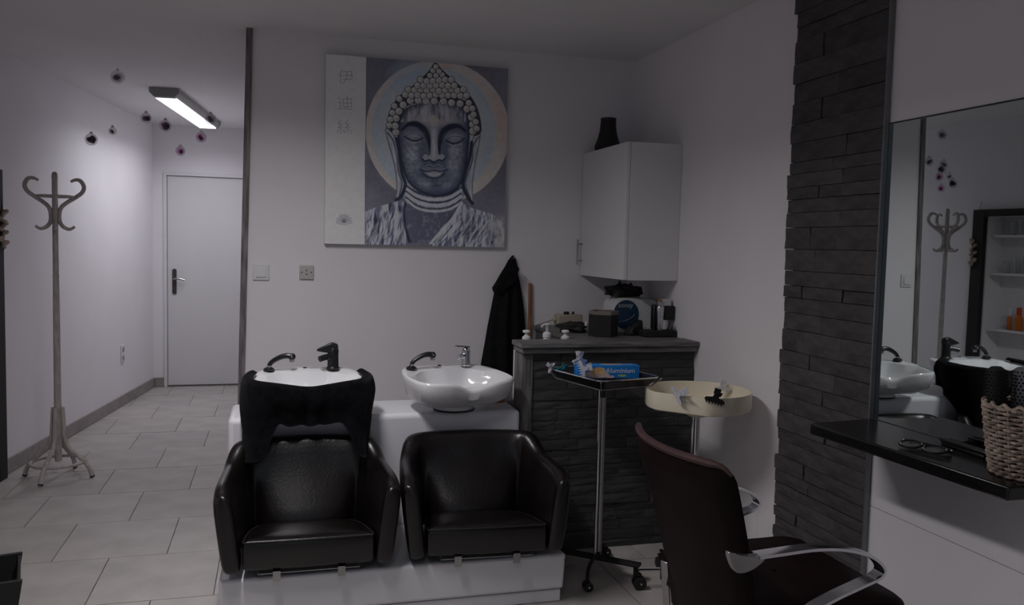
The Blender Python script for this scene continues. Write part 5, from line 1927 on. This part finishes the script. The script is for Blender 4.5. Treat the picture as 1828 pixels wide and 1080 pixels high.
def round_brush(label, loc, rot, vented):
    t = thing('hair_brush', label, 'hair brush', loc, 0, 'hair brushes in the basket')
    t.rotation_euler = rot
    t.scale = (1, 1, 1.08)
    b = MB().lathe([(0.008, 0.0), (0.011, 0.02), (0.010, 0.10), (0.008, 0.115)], 14).build('handle', M_BLACK, t)
    br = MB().lathe([(0.010, 0.112), (0.0215, 0.118), (0.0215, 0.235), (0.012, 0.242), (0.001, 0.243)], 24).build('barrel', M_BARREL if vented else M_BLACKM, t)
    mb = MB()
    for j in range(14):
        for k in range(14):
            a = 2 * PI * (k + 0.5 * (j % 2)) / 14
            z = 0.124 + 0.0082 * j
            if vented:
                mb.ball((0.0217 * math.cos(a), 0.0217 * math.sin(a), z), 0.0030, 6)
            else:
                mb.tube([(0.021 * math.cos(a), 0.021 * math.sin(a), z), (0.028 * math.cos(a), 0.028 * math.sin(a), z + 0.002)], 0.0016, 4)
    o = mb.build('vents' if vented else 'bristles', M_BLACKM, br, smooth=0)
    o['kind'] = 'stuff'


round_brush('silver round brush with dark vents standing in the wicker basket', (1.856, 1.726, SZ + 0.0095), (0.0, 0.02, 0), True)
round_brush('black bristle round brush standing in the wicker basket', (1.808, 1.742, SZ + 0.0095), (-0.03, -0.03, 0), False)

# ------------------------------------------------------------------ framed shelf niche on the left wall (seen in the mirror)
SH = thing('display_shelves', 'dark framed niche of display shelves in the left wall, seen in the mirror', 'shelves', (wl(4.6), 4.6, 0), math.atan(-0.14))
y0, y1 = -0.98, 1.010
MB().bx(0.001, 0.045, y1 - 0.10, y1, 0.0, 1.83).build('post', M_BLACKM, SH, smooth=0, bevel=0.003)
MB().bx(0.001, 0.045, y0, y0 + 0.10, 0.0, 1.83).build('post', M_BLACKM, SH, smooth=0, bevel=0.003)
MB().bx(0.001, 0.045, y0 + 0.1005, y1 - 0.1005, 1.775, 1.83).build('head_beam', M_BLACKM, SH, smooth=0, bevel=0.003)
for z in (0.45, 0.865, 1.31, 1.61):
    MB().bx(-0.150, -0.005, -0.60, 0.86, z, z + 0.018).build('shelf_board', M_MELAMINE, SH, smooth=0, bevel=0.002)


def wall_pt(y, off, z):
    r = rotz(math.atan(-0.14))
    q = r @ Vector((off, y, 0))
    return (wl(4.6) + q.x, 4.6 + q.y, z)


GN = ['first', 'second', 'third', 'fourth', 'fifth', 'sixth']
for shelf, z, ys in (('upper', 1.629, (0.74, 0.66, 0.58, 0.48, 0.36)), ('middle', 1.329, (0.77, 0.69, 0.60, 0.52, 0.42, 0.30))):
    for i, yy in enumerate(ys):
        t = thing('drinking_glass', '%s clear glass from the dark post on the %s display shelf' % (GN[i], shelf), 'glass', wall_pt(yy, -0.065, z), 0, 'glasses on the display shelves')
        h = 0.10 + 0.03 * ((i * 7) % 3) / 2
        r = 0.026 + 0.004 * (i % 3)
        MB().lathe([(r * .8, 0.0), (r * .82, 0.004), (r, h), (r - 0.002, h), (r * .76, 0.008), (0.001, 0.008)], 18).build('cup', M_GLASS, t)
        MB().lathe([(r * .80, 0.0), (r * .84, 0.003), (r * .80, 0.007)], 18).build('foot', mat('thick_glass', (0.30, 0.33, 0.34), 0.15, var=0.05), t)
M_ORANGE = mat('orange_lotion', (0.55, 0.15, 0.02), 0.3, var=0.08)
M_ORED = mat('orange_red_cap', (0.55, 0.06, 0.01), 0.35, var=0.05)
for i, (yy, r, h, ch) in enumerate(((0.72, 0.018, 0.11, 0.06), (0.645, 0.030, 0.12, 0.06), (0.56, 0.028, 0.10, 0.05))):
    t = thing('lotion_bottle', ['slim orange bottle with a clear neck on the lowest visible display shelf', 'wide orange bottle with a red cap on the display shelf',
                                'orange bottle farthest from the dark post on the display shelf'][i], 'bottle', wall_pt(yy, -0.065, 0.884), 0, 'orange bottles on the display shelf')
    MB().lathe([(r * .9, 0), (r, 0.005), (r, h * .85), (r * .6, h), (0.008, h + 0.004)], 18).build('body', M_ORANGE, t)
    MB().lathe([(r * .62, h), (r * .62, h + ch), (0.001, h + ch + 0.002)], 16).build('cap', M_ORED if i else M_WHITEPL, t)

# ------------------------------------------------------------------ shell garland at the left edge
gx, gy = wl(5.575) + 0.048, 5.575
t = thing('shell_garland', 'string of beige shells hanging on the left hall wall beside the dark frame', 'garland', (gx, gy, 1.36))
MB().tube(catmull([(-0.03, -0.03, 0.54), (-0.012, -0.012, 0.40), (0.0, 0.0, 0.22), (0.004, 0.002, 0.0)], 6), 0.0014, 5).build('string', M_BLACKM, t)
M_SHELL = mat('shell_beige', (0.55, 0.44, 0.36), 0.55, var=0.2, scale=25)
r3 = random.Random(5)
for k in range(11):
    z = 0.225 - 0.020 * k
    a = k * 2.1
    c = Vector((0.014 * math.cos(a), 0.020 * math.sin(a), z))
    vs = []
    mb = MB()
    R = 0.020 + 0.004 * r3.random()
    prof = [(0.001, -R * .5), (R * .7, -R * .45), (R, -R * .1), (R * .85, R * .3), (R * .4, R * .55), (0.001, R * .7)]
    tf = rotz(r3.uniform(0, 6)) @ rotx(r3.uniform(-1, 1))
    mb.lathe(prof, 9, c, tf)
    mb.build('shell', M_SHELL, t, smooth=50)

# ------------------------------------------------------------------ magazine rack at the lower left
t = thing('magazine_rack', 'black slatted magazine rack at the lower left corner', 'magazine rack', (-1.030, 3.40, 0), 0.25)
for s in (-1, 1):
    MB().add([(-0.12, s * 0.15 - 0.008, 0.0), (0.10, s * 0.15 - 0.008, 0.0), (0.10, s * 0.15 + 0.008, 0.0), (-0.12, s * 0.15 + 0.008, 0.0),
              (-0.16, s * 0.15 - 0.008, 0.232), (0.135, s * 0.15 - 0.008, 0.232), (0.135, s * 0.15 + 0.008, 0.232), (-0.16, s * 0.15 + 0.008, 0.232)],
             [(0, 3, 2, 1), (4, 5, 6, 7), (0, 1, 5, 4), (1, 2, 6, 5), (2, 3, 7, 6), (3, 0, 4, 7)]).build('side_panel', M_BLACKM, t, smooth=0, bevel=0.003)
for i, z in enumerate((0.03, 0.09, 0.15, 0.208)):
    for sg, x in ((1, 0.100 + 0.14 * z), (-1, -0.12 - 0.16 * z)):
        MB().box((x - sg * 0.006, 0, z), (0.010, 0.284, 0.034)).build('slat', M_BLACKM, t, smooth=0, bevel=0.002)
MB().bx(-0.10, 0.08, -0.142, 0.142, 0.004, 0.012).build('bottom_board', M_BLACKM, t, smooth=0)
for i, (dx, c, h, nm) in enumerate(((-0.07, (0.30, 0.05, 0.03), 0.31, 'red'), (-0.03, (0.012, 0.012, 0.012), 0.305, 'black'), (0.012, (0.30, 0.16, 0.04), 0.275, 'amber'), (0.052, (0.014, 0.014, 0.016), 0.26, 'charcoal'))):
    m_ = thing('magazine', '%s magazine standing in the black magazine rack' % nm, 'magazine', (-1.030 + dx * 0.97, 3.40 + dx * 0.25, 0.0125), 0.25, 'magazines in the rack')
    MB().bx(-0.006, 0.006, -0.11, 0.11, 0, h).build('pages', mat('dark_pages', (0.03, 0.026, 0.022), 0.8), m_, smooth=0)
    for s in (-1, 1):
        MB().bx(s * 0.007 - 0.0008, s * 0.007 + 0.0008, -0.112, 0.112, 0, h + 0.002).build('cover', mat('cover_' + nm, c, 0.4), m_, smooth=0)
